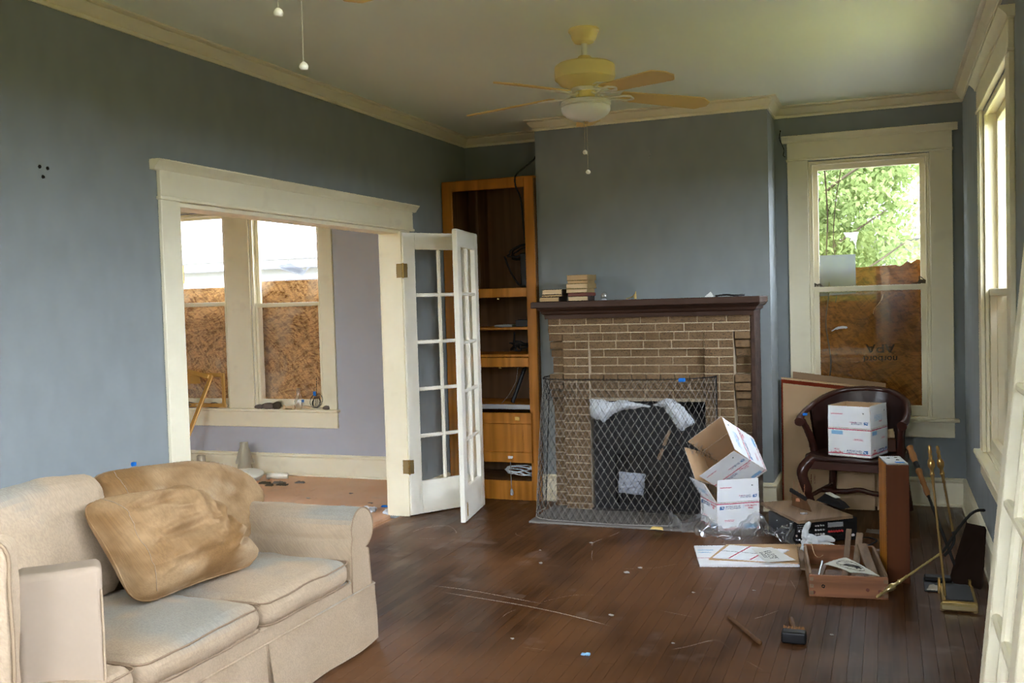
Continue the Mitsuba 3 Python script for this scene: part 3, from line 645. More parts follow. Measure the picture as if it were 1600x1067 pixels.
one('dry_twig', tube(spline([(-1.09, 6.62, 1.524), (-1.02, 6.64, 1.530), (-0.96, 6.62, 1.524), (-0.90, 6.65, 1.526)], 5), 0.006), 'iron', 'dark twig lying at the right end of the mantel', 'twig', True)
for x, z in ((-1.598, 2.585), (-1.590, 2.562), (-1.597, 2.54)):
    one('wall_anchor', lathe([(0, 0), (0.006, 0), (0.005, 0.006), (0, 0.007)], 10).apply_transform(frame((x, YC, z), (1, 0, 0), (0, 0, 1), (0, -1, 0))), 'grey_plastic', 'screw anchor left in the chimney wall above the mantel', 'anchor', 40, 'screw anchors in the chimney wall')
for y, z in ((3.035, 2.135), (3.075, 2.133), (3.05, 2.095)):
    one('wall_hole', lathe([(0, 0), (0.008, 0), (0.006, 0.004), (0.003, 0.001), (0, 0.001)], 10).apply_transform(frame((XL, y, z), (0, 1, 0), (0, 0, 1), (1, 0, 0))), 'dark_hole', 'torn anchor hole in the left wall', 'hole', 40, 'torn holes in the left wall')

# ------------------------------------------------------------------ built-in bookcase
bk = thing('bookcase', 'tall built-in oak bookcase in the corner beside the fireplace', 'bookcase')
K0, K1, YK = XL+0.012, CXL-0.004, 6.88
part(bk, 'stile', cbox((K0, YK, 0), (K0+0.085, YK+0.022, 2.47)), 'oak')
part(bk, 'stile', cbox((K1-0.075, YK, 0), (K1, YK+0.022, 2.47)), 'oak')
part(bk, 'top_rail', cbox((K0+0.085, YK+0.001, 2.392), (K1-0.075, YK+0.022, 2.47)), 'oak')
part(bk, 'top_board', cbox((K0, YK+0.01, 2.455), (K1, YB-0.004, 2.474)), 'oak')
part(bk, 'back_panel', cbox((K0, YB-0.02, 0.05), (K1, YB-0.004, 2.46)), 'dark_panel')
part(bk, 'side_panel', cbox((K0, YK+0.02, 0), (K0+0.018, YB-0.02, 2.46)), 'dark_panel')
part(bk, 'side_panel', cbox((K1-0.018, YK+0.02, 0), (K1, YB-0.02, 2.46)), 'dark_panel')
part(bk, 'divider', cbox((K0+0.16, YK+0.28, 1.62), (K0+0.185, YB-0.02, 2.45)), 'dark_panel')
for z, h, nm in ((1.631, 0.069, 'shelf_rail'), (1.118, 0.016, 'none'), (1.098, 0.072, 'shelf_rail'), (0.147, 0.155, 'base_board')):
    if nm != 'none': part(bk, nm, cbox((K0+0.085, YK+0.002, z-h), (K1-0.075, YK+0.022, z)), 'oak')
for z, t in ((1.628, 0.02), (1.330, 0.018), (1.122, 0.018), (0.735, 0.03), (0.145, 0.02)):
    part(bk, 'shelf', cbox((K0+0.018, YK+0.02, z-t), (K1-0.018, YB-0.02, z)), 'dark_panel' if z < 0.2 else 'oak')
for z in (1.330, 1.122): part(bk, 'shelf_edge', cbox((K0+0.085, YK+0.012, z-0.019), (K1-0.075, YK+0.024, z+0.001)), 'oak')
part(bk, 'shelf_edge', cbox((K0+0.085, YK+0.006, 0.70), (K1-0.075, YK+0.022, 0.737)), 'grey_plastic', label='grey worn shelf edge')
d = part(bk, 'drop_door', cat(cbox((K0+0.07, YK-0.022, 0.292), (K1-0.058, YK-0.002, 0.372)), cbox((K0+0.07, YK-0.022, 0.592), (K1-0.058, YK-0.002, 0.675)), cbox((K0+0.07, YK-0.022, 0.372), (K0+0.15, YK-0.002, 0.592)), cbox((K1-0.128, YK-0.022, 0.372), (K1-0.058, YK-0.002, 0.592)), cbox((K0+0.15, YK-0.012, 0.372), (K1-0.128, YK-0.003, 0.592))), 'oak')
part(d, 'catch', cbox((K1-0.19, YK-0.030, 0.618), (K1-0.15, YK-0.020, 0.648)), 'brass')
part(d, 'label', cbox((-2.735, YK-0.0235, 0.323), (-2.695, YK-0.0215, 0.343), 0.0004), 'paper')
one('speaker', rbox((-2.66, YK+0.16, 1.629), (-2.565, YK+0.36, 1.905), 0.012), 'black_plastic', 'black box wrapped in cable on the tall upper shelf of the bookcase', 'speaker')
def cable(name, pts, r, mat, label, cat='cable', group=None, n=6): return one(name, tube(spline(pts, n), r, 6), mat, label, cat, True, group)
rr = np.random.default_rng(3)
coil = []
for i in range(46):
    t = i*0.45; coil.append((-2.66+0.085*math.cos(t)+0.01*rr.normal(), YK+0.20+0.05*math.sin(t*0.7), 1.895+0.05*math.sin(t+0.5)+0.0008*i))
cable('black_cable', coil, 0.006, 'black_plastic', 'tangle of black cable draped over the box on the upper shelf', n=4)
cable('black_cable', [(-2.47, YK+0.10, 2.655), (-2.50, YK+0.09, 2.60), (-2.58, YK+0.05, 2.53), (-2.615, YK+0.02, 2.49), (-2.618, YK-0.006, 2.46), (-2.615, YK-0.006, 2.40), (-2.60, YK+0.06, 2.30), (-2.60, YK+0.10, 2.10), (-2.59, YK+0.12, 1.93)], 0.006, 'black_plastic', 'black cable running down from the top of the bookcase')
cable('black_cable', [(-2.78, YK+0.14, 1.88), (-2.72, YK+0.12, 1.75), (-2.66, YK+0.12, 1.66), (-2.60, YK+0.12, 1.638)], 0.008, 'black_plastic', 'thick black cable loop hanging beside the box on the upper shelf')
one('audio_box', cbox((-2.68, YK+0.08, 1.331), (-2.57, YK+0.2, 1.385), 0.004), 'black_plastic', 'small black box on the second shelf of the bookcase', 'audio box')
one('disc_player', cbox((-2.85, YK+0.06, 1.331), (-2.70, YK+0.24, 1.349), 0.004), 'grey_plastic', 'flat grey player at the front of the second shelf', 'player')
coil = [(-2.66+0.07*math.cos(i*0.5)+0.012*rr.normal(), YK+0.13+0.07*math.sin(i*0.5), 1.132+0.05*abs(math.sin(i*0.33))+0.0008*i) for i in range(44)]
cable('black_cable', coil, 0.0055, 'black_plastic', 'coil of black cable on the third shelf of the bookcase', n=4)
cable('black_cable', [(-2.70, YK+0.10, 1.29), (-2.71, YK+0.12, 1.2), (-2.69, YK+0.12, 1.14)], 0.007, 'black_plastic', 'short black cable hanging above the coil on the third shelf')
one('black_rod', tube([(-2.74, YK+0.12, 0.74), (-2.66, YK+0.22, 1.02)], 0.016), 'black_plastic', 'black rod leaning in the open lower compartment of the bookcase', 'rod')
cable('thin_wire', [(-2.82, YK+0.10, 0.738), (-2.77, YK+0.12, 0.80), (-2.72, YK+0.15, 0.90), (-2.70, YK+0.16, 1.02)], 0.002, 'wire', 'thin pale wire beside the black rod in the bookcase', 'wire')
for j in range(3):
    coil = [(-2.70+0.11*math.cos(i*0.5+j)+0.012*rr.normal(), YK+0.12+0.06*math.sin(i*0.5+j)+0.01*rr.normal(), 0.165+0.012*j+0.05*abs(math.sin(i*0.25+j))) for i in range(26)]
    cable('white_cable', coil, 0.0032, 'white_plastic', 'tangle of white cable in the gap under the drop door of the bookcase', group='white cables under the bookcase door', n=4)
k = thing('hanging_plug', 'grey cable with a plug hanging in front of the bookcase base', 'plug')
part(k, 'cord', tube(spline([(-2.715, YK-0.026, 0.30), (-2.713, YK-0.026, 0.2), (-2.712, YK-0.022, 0.08)], 5), 0.003, 6), 'wire', True)
part(k, 'plug', lathe([(0, 0), (0.010, 0), (0.013, 0.012), (0.012, 0.035), (0.005, 0.05), (0, 0.05)], 14, (-2.712, YK-0.022, 0.04)), 'grey_plastic', 40)
one('clear_panel', cbox((-2.86, YK+0.03, 0.15), (-2.845, YK+0.18, 0.285), 0.002), 'clear_glass', 'clear plastic sheet standing in the gap under the drop door', 'plastic sheet')
for z, nm in ((1.545, 'under the upper shelf rail'), (1.012, 'under the lower shelf rail')):
    one('cup_hook', lathe([(0, 0), (0.010, 0), (0.010, 0.008), (0.004, 0.013), (0, 0.013)], 12, (-2.80, YK+0.03, z)), 'brass', 'small brass catch '+nm, 'catch', 40)

# ------------------------------------------------------------------ the pair of folded glazed doors
LW, LT, LH = 0.605, 0.035, 2.03
def leaf(k, M, h=LH, w=LW, rows=5, mat='door_paint'):
    """local x across the leaf, y thickness, z up"""
    st, tr, br, mu = 0.098, 0.120, 0.235, 0.026
    P = lambda nm, m, mat=mat, **q: part(k, nm, xf(m, M), mat, **q)
    P('stile', cbox((0, 0, 0), (st, LT, h), 0.003)); P('stile', cbox((w-st, 0, 0), (w, LT, h), 0.003))
    P('top_rail', cbox((st, 0.001, h-tr), (w-st, LT-0.001, h), 0.002)); P('bottom_rail', cbox((st, 0.001, 0), (w-st, LT-0.001, br), 0.002))
    P('muntin', cbox((w/2-mu/2, 0.004, br), (w/2+mu/2, LT-0.004, h-tr), 0.007))
    ph_ = (h-tr-br-(rows-1)*mu)/rows
    for i in range(rows-1):
        z = br+(i+1)*ph_+i*mu; P('muntin', cbox((st, 0.004, z), (w-st, LT-0.004, z+mu), 0.007))
    for i in range(rows):
        z = br+i*(ph_+mu)
        for a, b in ((st, w/2-mu/2), (w/2+mu/2, w-st)):
            q = trimesh.Trimesh([(a, LT/2, z), (b, LT/2, z), (b, LT/2, z+ph_), (a, LT/2, z+ph_)], [[0, 1, 2], [0, 2, 3]])
            P('pane', q, 'pane', smooth=False)
def leaf_M(p, q, lift, tilt=0.0):
    a = np.array([*p, 0.0]); b = np.array([*q, 0.0]); ex = (b-a)/np.linalg.norm(b-a); ey = np.cross([0, 0, 1.0], ex)
    return frame(a+[0, 0, lift], ex, ey, (0, 0, 1))
k = thing('french_door', 'white glazed door leaf hinged to the right side of the wide opening', 'door', None)
A0 = np.array([-3.212, 6.150]); dA = np.array([0.5475, 0.8368]); A1 = A0+dA*LW
leaf(k, leaf_M(A0, A1, 0.010))
for z in (1.72, 0.31):
    hM = frame((XL+0.030, OP1-0.012, z), (1, 0, 0), (0, 1, 0), (0, 0, 1))
    h = part(k, 'hinge', xf(cat(cbox((-0.002, 0.0, 0), (0.044, 0.003, 0.10), 0.001)), frame((XL-0.016, OP1-0.0135, z), (1, 0, 0), (0, 1, 0), (0, 0, 1))), 'old_brass')
    part(k, 'hinge_pin', tube([(-3.212, 6.143, z-0.004), (-3.212, 6.143, z+0.104)], 0.006, 8), 'dull_brass')
    part(k, 'hinge_leaf', xf(cbox((0.0, -0.0025, 0), (0.032, 0.001, 0.10), 0.001), leaf_M(A0, A1, z)), 'old_brass')
k = thing('french_door', 'white glazed door leaf folded back edge-on in front of the bookcase', 'door', None)
B0 = np.array([-2.775, 6.040]); B1 = np.array([-2.880, 6.640]); dB = (B1-B0)/np.linalg.norm(B1-B0); B1 = B0+dB*LW
leaf(k, leaf_M(B1-[0.0, 0], B0, 0.006) @ np.diag([1, 1, 1, 1]))
part(k, 'bolt', tube([(B0[0]+0.043, B0[1]+0.03, 0.05), (B0[0]+0.043, B0[1]+0.03, 0.145)], 0.004, 8), 'dull_brass')

# ------------------------------------------------------------------ ceiling fans
def fan(x, y, a0, label, cable_on=False, chains=((0.010, 0.255, -0.02), (-0.004, 0.155, -0.02))):
    k = thing('ceiling_fan', label, 'ceiling fan')
    L_ = lambda nm, prof, mat, n=40, **q: part(k, nm, lathe(prof, n, (x, y, 0)), mat, 35, **q)
    L_('canopy', [(0, ZC), (0.078, ZC), (0.078, ZC-0.012), (0.070, ZC-0.020), (0.062, ZC-0.048), (0.050, ZC-0.066), (0.022, ZC-0.073), (0, ZC-0.073)], 'fan_yellow')
    L_('downrod', [(0, ZC-0.07), (0.0145, ZC-0.07), (0.0145, ZC-0.16), (0, ZC-0.16)], 'fan_white', 20)
    zt = ZC-0.135
    L_('collar', [(0, zt), (0.030, zt), (0.040, zt-0.012), (0.044, zt-0.040), (0, zt-0.040)], 'fan_yellow')
    zt -= 0.037
    L_('motor_housing', [(0, zt+0.006), (0.06, zt+0.006), (0.135, zt-0.002), (0.150, zt-0.012), (0.153, zt-0.02), (0.153, zt-0.072), (0.150, zt-0.080), (0.142, zt-0.084), (0.128, zt-0.104), (0.08, zt-0.122), (0.06, zt-0.125), (0, zt-0.125)], 'fan_yellow', 56)
    ribs = [box((0.078, -0.003, -0.003), (0.130, 0.003, 0.004)) for _ in range(1)]
    rb = cat(*[xf(ribs[0], rotz(t, (x, y, zt-0.112)) @ rot(-0.30, [0, 1, 0], (0, 0, 0.005))) for t in np.arange(0, 2*math.pi, math.pi/22)])
    part(k, 'vent_ribs', rb, 'fan_yellow', False, kind='stuff')
    zb_ = zt-0.129
    L_('rotor_ring', [(0, zb_+0.010), (0.066, zb_+0.010), (0.072, zb_+0.002), (0.066, zb_-0.012), (0, zb_-0.012)], 'fan_white')
    L_('switch_cup', [(0, zb_-0.01), (0.049, zb_-0.01), (0.049, zb_-0.055), (0.056, zb_-0.062), (0, zb_-0.062)], 'fan_yellow')
    zl = zb_-0.060
    L_('light_fitter', [(0, zl+0.004), (0.10, zl+0.004), (0.124, zl-0.004), (0.128, zl-0.016), (0.120, zl-0.024), (0, zl-0.024)], 'fan_white')
    L_('glass_bowl', [(0.110, zl-0.022), (0.124, zl-0.030), (0.126, zl-0.042), (0.118, zl-0.060), (0.100, zl-0.076), (0.070, zl-0.092), (0.034, zl-0.101), (0, zl-0.103)], 'milk_glass')
    L_('finial', [(0, zl-0.100), (0.014, zl-0.103), (0.010, zl-0.112), (0, zl-0.116)], 'dull_brass', 16)
    for i in range(5):
        M = rotz(a0+i*2*math.pi/5, (x, y, zb_-0.020)) @ rot(0.07, [0, 1, 0])
        P = M @ rot(-0.20, [1, 0, 0])
        w0, w1, r0, r1 = 0.052, 0.070, 0.185, 0.665
        b = part(k, 'blade', xf(prism([(r0, -w0), (r1-0.05, -w1), (r1, -w1+0.045), (r1, w1-0.045), (r1-0.05, w1), (r0, w0)], 0.006), P), 'fan_blade', False)
        iron = cat(tube(spline([(0.06, 0, 0.0), (0.10, 0.004, -0.014), (0.15, 0.012, -0.010), (0.19, 0.022, -0.006), (0.23, 0.026, -0.004)], 5), 0.0065, 6), tube(spline([(0.10, 0.0, -0.012), (0.15, -0.014, -0.010), (0.19, -0.022, -0.006), (0.23, -0.026, -0.004)], 5), 0.0065, 6), tube(spline([(0.23, 0.026, -0.004), (0.255, 0.0, -0.004), (0.23, -0.026, -0.004)], 5), 0.006, 6))
        part(b, 'blade_iron', xf(iron, P), 'fan_white', True)
    for dx, ln, dz in chains:
        p = part(k, 'pull_chain', tube([(x+dx, y+dz, zl-0.09), (x+dx, y+dz, zl-0.10-ln)], 0.0013, 5), 'string', True)
        part(p, 'pull_knob', lathe([(0, -0.010), (0.010, -0.008), (0.0125, 0), (0.010, 0.007), (0.004, 0.012), (0, 0.012)], 16, (x+dx, y+dz, zl-0.105-ln)), 'fan_white', True)
    if cable_on:
        # a loop of white flex hanging under the hub
        pts = [(x+0.03, y-0.05, zb_+0.01), (x+0.09, y-0.07, zb_+0.012), (x+0.15, y-0.07, zb_-0.002), (x+0.12, y-0.08, zb_-0.02), (x+0.07, y-0.08, zb_-0.012), (x+0.12, y-0.08, zb_+0.004), (x+0.18, y-0.08, zb_-0.015), (x+0.22, y-0.07, zb_-0.03), (x+0.20, y-0.08, zb_-0.05), (x+0.15, y-0.08, zb_-0.045), (x+0.16, y-0.07, zb_-0.028), (x+0.21, y-0.07, zb_-0.022)]
        part(k, 'loose_flex', tube(spline(pts, 6), 0.0042, 6), 'fan_white', True)
fan(-1.416, 4.756, 1.84, 'yellowed ceiling fan with a white glass bowl in front of the fireplace', True)
fan(-1.44, 2.19, 1.777, 'ceiling fan nearest the camera showing only a blade tip and two pull chains', False, ((0.013, 0.155, -0.09), (-0.013, 0.255, 0.057)))

# ------------------------------------------------------------------ sofa
def cushion(lo, hi, r, puff, seed, amp=0.008, res=0.03, sag=None):
    m = refine(rbox(lo, hi, r, 2), res); v = m.vertices.copy()
    c = (np.array(lo)+hi)/2; h = (np.array(hi)-lo)/2; q = (v-c)/h
    v[:, 2] += puff*np.sign(q[:, 2])*np.clip(1-q[:, 0]**2, 0, 1)*np.clip(1-q[:, 1]**2, 0, 1)*(np.abs(q[:, 2]) > 0.3)
    v[:, 0] += 0.35*puff*np.sign(q[:, 0])*np.clip(1-q[:, 2]**2, 0, 1)*np.clip(1-q[:, 1]**2, 0, 1)*(np.abs(q[:, 0]) > 0.6)
    v += amp*2*(np.stack([meshkit.fbm(v*7, 3, seed+i) for i in range(3)], -1)-0.5)
    m.vertices = v; return m
def welt(lo, hi, r, z, w=0.0034, amp=0.0, seed=0, puff=0):
    (x0, y0, _), (x1, y1, _) = lo, hi; pts = []
    for cx, cy, t0 in ((x1-r, y1-r, 0), (x0+r, y1-r, 1), (x0+r, y0+r, 2), (x1-r, y0+r, 3)):
        for t in np.linspace(0, math.pi/2, 6): pts.append((cx+r*math.cos(t0*math.pi/2+t), cy+r*math.sin(t0*math.pi/2+t), z))
    p = np.array(pts); n = 10
    q = np.concatenate([p[i]+(p[(i+1) % len(p)]-p[i])*np.linspace(0, 1, n, endpoint=False)[:, None] for i in range(len(p))])
    q += amp*2*(np.stack([meshkit.fbm(q*7, 3, seed+i) for i in range(3)], -1)-0.5)
    return tube(q, w, 6, closed=True)
sofa = thing('sofa', 'beige woven upholstered sofa with rolled arms and a pleated skirt', 'sofa')
SX0, SX1, SY1 = -3.16, -2.20, 3.83
SY0 = 1.50
seat = [(2.985, 3.618), (2.345, 2.985), (1.715, 2.345)]
part(sofa, 'base', cat(cbox((SX0+0.05, SY0+0.05, 0.06), (SX1-0.01, SY1-0.05, 0.30), 0.02), cbox((SX1-0.03, SY0+0.04, 0.24), (SX1+0.0, SY1-0.04, 0.325), 0.012)), 'fabric')
def arm(y_in, sgn):
    pr = [(0.0, 0.10), (0.0, 0.47)]
    cy, cz, R = 0.105, 0.535, 0.092
    for t in np.linspace(math.radians(200), math.radians(-75), 22): pr.append((cy+R*1.08*math.cos(t), cz+R*math.sin(t)))
    pr += [(0.155, 0.435), (0.175, 0.26), (0.175, 0.10)]
    m = prism([(sgn*a, b) for a, b in pr] if sgn > 0 else [(sgn*a, b) for a, b in pr][::-1], SX1-SX0-0.1)
    m = xf(m, frame((SX0+0.10, y_in, 0), (0, 1, 0), (0, 0, 1), (1, 0, 0)))
    m = refine(m, 0.045)
    v = m.vertices.copy(); f = np.clip((v[:, 0]-(SX1-0.05))/0.05, 0, 1)
    v += 0.004*2*(np.stack([meshkit.fbm(v*8, 2, 40+i) for i in range(3)], -1)-0.5); m.vertices = v
    k = part(sofa, 'arm', m, 'fabric', 40)
    # front panel edged with piping
    fr = np.array([(SX1+0.004, y_in+sgn*a, b) for a, b in pr[1:-1]]); fr[:, 1] = y_in+sgn*0.085+(fr[:, 1]-y_in-sgn*0.085)*0.94
    part(k, 'piping', tube(np.vstack([[SX1+0.004, fr[0][1], 0.27], fr]), 0.0035, 6), 'welt', True)
    pf = prism([(sgn*a, b) for a, b in [(0.004, 0.27)]+pr[1:-1]], 0.012); pf = xf(pf, frame((SX1-0.008, y_in, 0), (0, 1, 0), (0, 0, 1), (1, 0, 0))); pf.fix_normals()
    part(k, 'front_panel', pf, 'fabric', 30)
arm(seat[0][1]+0.004, 1); arm(seat[2][0]-0.004, -1)
bf = refine(rbox((SX0, SY0+0.02, 0.10), (SX0+0.20, SY1-0.02, 0.74), 0.06, 2), 0.12)
part(sofa, 'back_frame', jitter(bf, 0.006, 5, 3), 'fabric', 40)
for i, (a, b) in enumerate(seat):
    lo, hi = (SX0+0.28, a+0.004, 0.315), (SX1+0.012-0.004*i, b-0.004, 0.425)
    c = part(sofa, 'seat_cushion', cushion(lo, hi, 0.050, 0.036, 11+i, 0.011), 'fabric', 50)
    part(c, 'piping', cat(welt(lo, hi, 0.045, hi[2]-0.012, amp=0.009, seed=11+i), welt(lo, hi, 0.045, lo[2]+0.012, amp=0.009, seed=11+i)), 'welt', True)
# upright back cushion of the middle and near seats
for i, (a, b) in enumerate(((2.20, 2.935), (1.50, 2.20))):
    m = cushion((-0.09, a+0.004, 0), (0.09, b-0.004, 0.47), 0.07, 0.0, 31+i, 0.014)
    v = m.vertices.copy(); q = (v[:, 1]-(a+b)/2)/((b-a)/2); qz = v[:, 2]/0.47
    v[:, 0] += 0.05*np.sign(v[:, 0])*np.clip(1-q**2, 0, 1)*np.clip(1-(2*qz-1)**2, 0, 1); v[:, 2] += 0.03*np.clip(1-q**2, 0, 1)*(qz > 0.5)
    m.vertices = v
    part(sofa, 'back_cushion', xf(m, rot(-0.20, [0, 1, 0], (SX0+0.30, 0, 0.425))), 'fabric', 50)
# pleated skirt: front lengths with kick pleats, and the far side
def skirt(p0, p1, n=40, flare=0.022, seed=0):
    p0, p1 = np.array(p0, float), np.array(p1, float); t = (p1-p0)/np.linalg.norm(p1-p0); out = np.array([t[1], -t[0]])
    V, F = [], []; zs = np.linspace(0.262, 0.012, 9)
    for i in range(n+1):
        s = i/n
        for z in zs:
            d = (0.262-z)/0.25
            o = 0.006+flare*d+0.009*d*math.sin(s*9+seed)+0.006*d*(meshkit.fbm(np.array([s*4, d*2, seed]), 2, 3)-0.5)*2
            q = p0+(p1-p0)*s+out*o; V.append((q[0], q[1], z))
    k = len(zs)
    for i in range(n):
        for j in range(k-1): a = i*k+j; F += [[a, a+k, a+k+1], [a, a+k+1, a+1]]
    V = np.array(V); N = len(V); inn = V-np.array([out[0], out[1], 0])*0.004
    m = trimesh.Trimesh(np.vstack([V, inn]), F+[[a+N, c+N, b+N] for a, b, c in F], process=False)
    return m
for a, b, sd in ((3.815, 3.005, 1), (2.99, 2.35, 2), (2.335, 1.52, 3)):
    part(sofa, 'skirt', skirt((SX1, b), (SX1, a), 40, 0.020, sd), 'fabric', True)
for y in (2.998, 2.343): part(sofa, 'kick_pleat', box((SX1-0.004, y-0.10, 0.012), (SX1+0.004, y+0.10, 0.26)), 'fabric', False)
part(sofa, 'skirt', skirt((SX1, 3.815), (SX0+0.04, 3.815), 40, 0.018, 5), 'fabric', True)
for a, b in (((SX1+0.008, SY0+.02), (SX1+0.008, 3.815)), ((SX1, 3.822), (SX0+0.04, 3.822))):
    part(sofa, 'skirt_seam', tube([(a[0], a[1], 0.264), (b[0], b[1], 0.264)], 0.004, 6), 'fabric', True)
for x, y in ((SX1-0.06, SY1-0.08), (SX0+0.1, SY1-0.08), (SX1-0.06, SY0+0.08), (SX0+0.1, SY0+0.08)): part(sofa, 'foot', cbox((x-.025, y-.025, 0), (x+.025, y+.025, 0.07)), 'walnut')

def pillow(corners, thick, seed, n=44, power=0.5, wr=0.02, pinch=0.05, bulge=0.0, creases=(), fold=1.0):
    """a stuffed cushion spanned by four corners (in order), fuller in the middle, creased"""
    c = np.asarray(corners, float); g = np.linspace(-1, 1, n); u, v = np.meshgrid(g, g, indexing='ij')
    pu, pv = u*(1-pinch*(1-v*v)*np.abs(u)**3)*np.sqrt(1-0.22*v**8), v*(1-pinch*(1-u*u)*np.abs(v)**3)*np.sqrt(1-0.22*u**8)
    U, Vv = (pu+1)/2, (pv+1)/2
    p = c[0]*((1-U)*(1-Vv))[..., None]+c[1]*(U*(1-Vv))[..., None]+c[2]*(U*Vv)[..., None]+c[3]*((1-U)*Vv)[..., None]
    p[..., 2] += bulge*np.clip(Vv, 0, 1)**1.5*np.clip(np.sin(np.pi*np.clip(U, 0, 1)**1.7), 0, 1)**0.8
    nn = np.cross(c[1]-c[0], c[3]-c[0]); nn /= np.linalg.norm(nn)
    env = (np.clip(1-np.abs(u)**3, 0, 1)*np.clip(1-np.abs(v)**3, 0, 1))**power
    q = np.stack([u*1.6, v*1.6, np.full_like(u, seed)], -1)
    q = q*fold; ridge = np.abs(2*meshkit.fbm(q*np.array([0.9, 2.4, 1]), 3, seed)-1); ridge2 = np.abs(2*meshkit.fbm(q[..., [1, 0, 2]]*np.array([1.0, 1.7, 1])+5, 2, seed+4)-1)
    w = wr*(1.0-2.6*np.minimum(ridge, 0.38))+0.6*wr*(1-2.6*np.minimum(ridge2, 0.38))
    h = thick*env+w*env**0.4
    for u0, v0, u1, v1, dp, wd in creases:      # creases run from (u0, v0) to (u1, v1) over the face
        a, b = np.array([u0, v0])*2-1, np.array([u1, v1])*2-1; d_ = b-a; t = np.clip(((u-a[0])*d_[0]+(v-a[1])*d_[1])/(d_@d_), 0, 1)
        dd = np.hypot(u-a[0]-t*d_[0], v-a[1]-t*d_[1]); side_ = (u-a[0])*d_[1]-(v-a[1])*d_[0]
        h = h-dp*np.exp(-(dd/wd)**2)*np.sin(np.pi*np.clip(0.1+0.8*t, 0, 1))+0.6*dp*np.exp(-((dd-1.6*wd)/wd)**2)*(side_ > 0)
    top = p+nn*h[..., None]; bot = p-nn*(0.55*thick*env+0.001)[..., None]
    V = np.vstack([top.reshape(-1, 3), bot.reshape(-1, 3)]); F = []; N = n*n
    for i in range(n-1):
        for j in range(n-1):
            a, b, cc, d = i*n+j, (i+1)*n+j, (i+1)*n+j+1, i*n+j+1
            F += [[a, b, cc], [a, cc, d], [N+a, N+cc, N+b], [N+a, N+d, N+cc]]
    bi = [i*n for i in range(n)]+[(n-1)*n+j for j in range(1, n)]+[i*n+n-1 for i in range(n-2, -1, -1)]+[j for j in range(n-2, 0, -1)]
    for a, b in zip(bi, bi[1:]+bi[:1]): F += [[a, N+a, N+b], [a, N+b, b]]
    m = trimesh.Trimesh(V, F, process=False); m.fix_normals()
    edge = V[bi]
    seam = top[:, int(n*0.13)] if True else None
    return m, edge, top
# the worn tan back cushion slumped over the far end
k = thing('back_pillow', 'tan woven back cushion slumped sideways over the far end of the sofa back', 'cushion')
m, e, top = pillow([(-2.70, 2.96, 0.47), (-2.74, 3.62, 0.455), (-2.90, 4.00, 0.585), (-2.985, 2.90, 0.905)], 0.085, 21, wr=0.010, pinch=0.0, power=0.4, bulge=0.115)
part(k, 'cover', m, 'tan_fabric', True)
part(k, 'piping', tube(e[::2], 0.0045, 6, closed=True), 'welt', True)
part(k, 'seam', tube(top[4, 2:-2]+(0.001, -0.001, 0.001), 0.0018, 5), 'welt', True)
k = thing('throw_pillow', 'large crumpled tan square pillow lying against the sofa back', 'pillow')
PC = [(-2.50, 2.655, 0.472), (-2.42, 3.305, 0.474), (-2.73, 3.19, 0.775), (-2.745, 2.655, 0.845)]
m, e, top = pillow(PC, 0.15, 6, n=84, wr=0.030, pinch=0.07, fold=0.55, creases=((.80, .98, .70, .50, .030, .07), (.97, .62, .70, .33, .024, .06), (.98, .30, .72, .16, .028, .05), (.62, .48, .22, .40, .026, .07), (.55, .80, .20, .72, .020, .08), (.88, .80, .78, .55, .03, .05), (.5, .2, .25, .15, .015, .08)))
part(k, 'cover', m, 'tan_fabric', True)
part(k, 'edge_seam', tube(e[::2], 0.003, 6, closed=True), 'tan_fabric', True)
part(k, 'side_seam', tube(top[8, 3:-3]+(0.001, -0.001, 0.001), 0.0018, 5), 'welt', True)
# two loose cushions standing on the near seat
k = thing('loose_cushion', 'pale cream box cushion standing on end at the near end of the sofa', 'cushion')
m = cushion((-0.1175, -0.07, 0), (0.1175, 0.07, 0.40), 0.022, 0.0, 51, 0.005, 0.03)
LM = rotz(0.80, (-2.33, 2.175, 0.365)) @ rot(-0.02, [1, 0, 0])
part(k, 'cover', xf(m, LM), 'pink_cream', 40)
part(k, 'piping', xf(tube([(0.113, -0.066, 0.03), (0.114, -0.068, 0.2), (0.113, -0.066, 0.33)], 0.004, 6), LM), 'fabric', True)
k = thing('loose_cushion', 'woven cushion with a dark piped edge at the left border of the picture', 'cushion')
m = cushion((-0.25, -0.06, 0), (0.16, 0.06, 0.50), 0.035, 0.0, 55, 0.012, 0.03)
LM = rotz(0.62, (-2.315, 1.80, 0.44))
part(k, 'cover', xf(m, LM), 'fabric', 40)
part(k, 'piping', xf(tube(spline([(0.157, -0.05, 0.03), (0.162, -0.055, 0.2), (0.158, -0.052, 0.35), (0.15, -0.05, 0.475), (0.05, -0.055, 0.505), (-0.2, -0.055, 0.505)], 5), 0.005, 6), LM), 'welt', True)
one('tape_scrap', cbox((-3.05, 3.255, 0.862), (-3.035, 3.275, 0.878), .002), 'blue_tape', 'blue scrap of tape on top of the sofa back by the opening', 'tape')

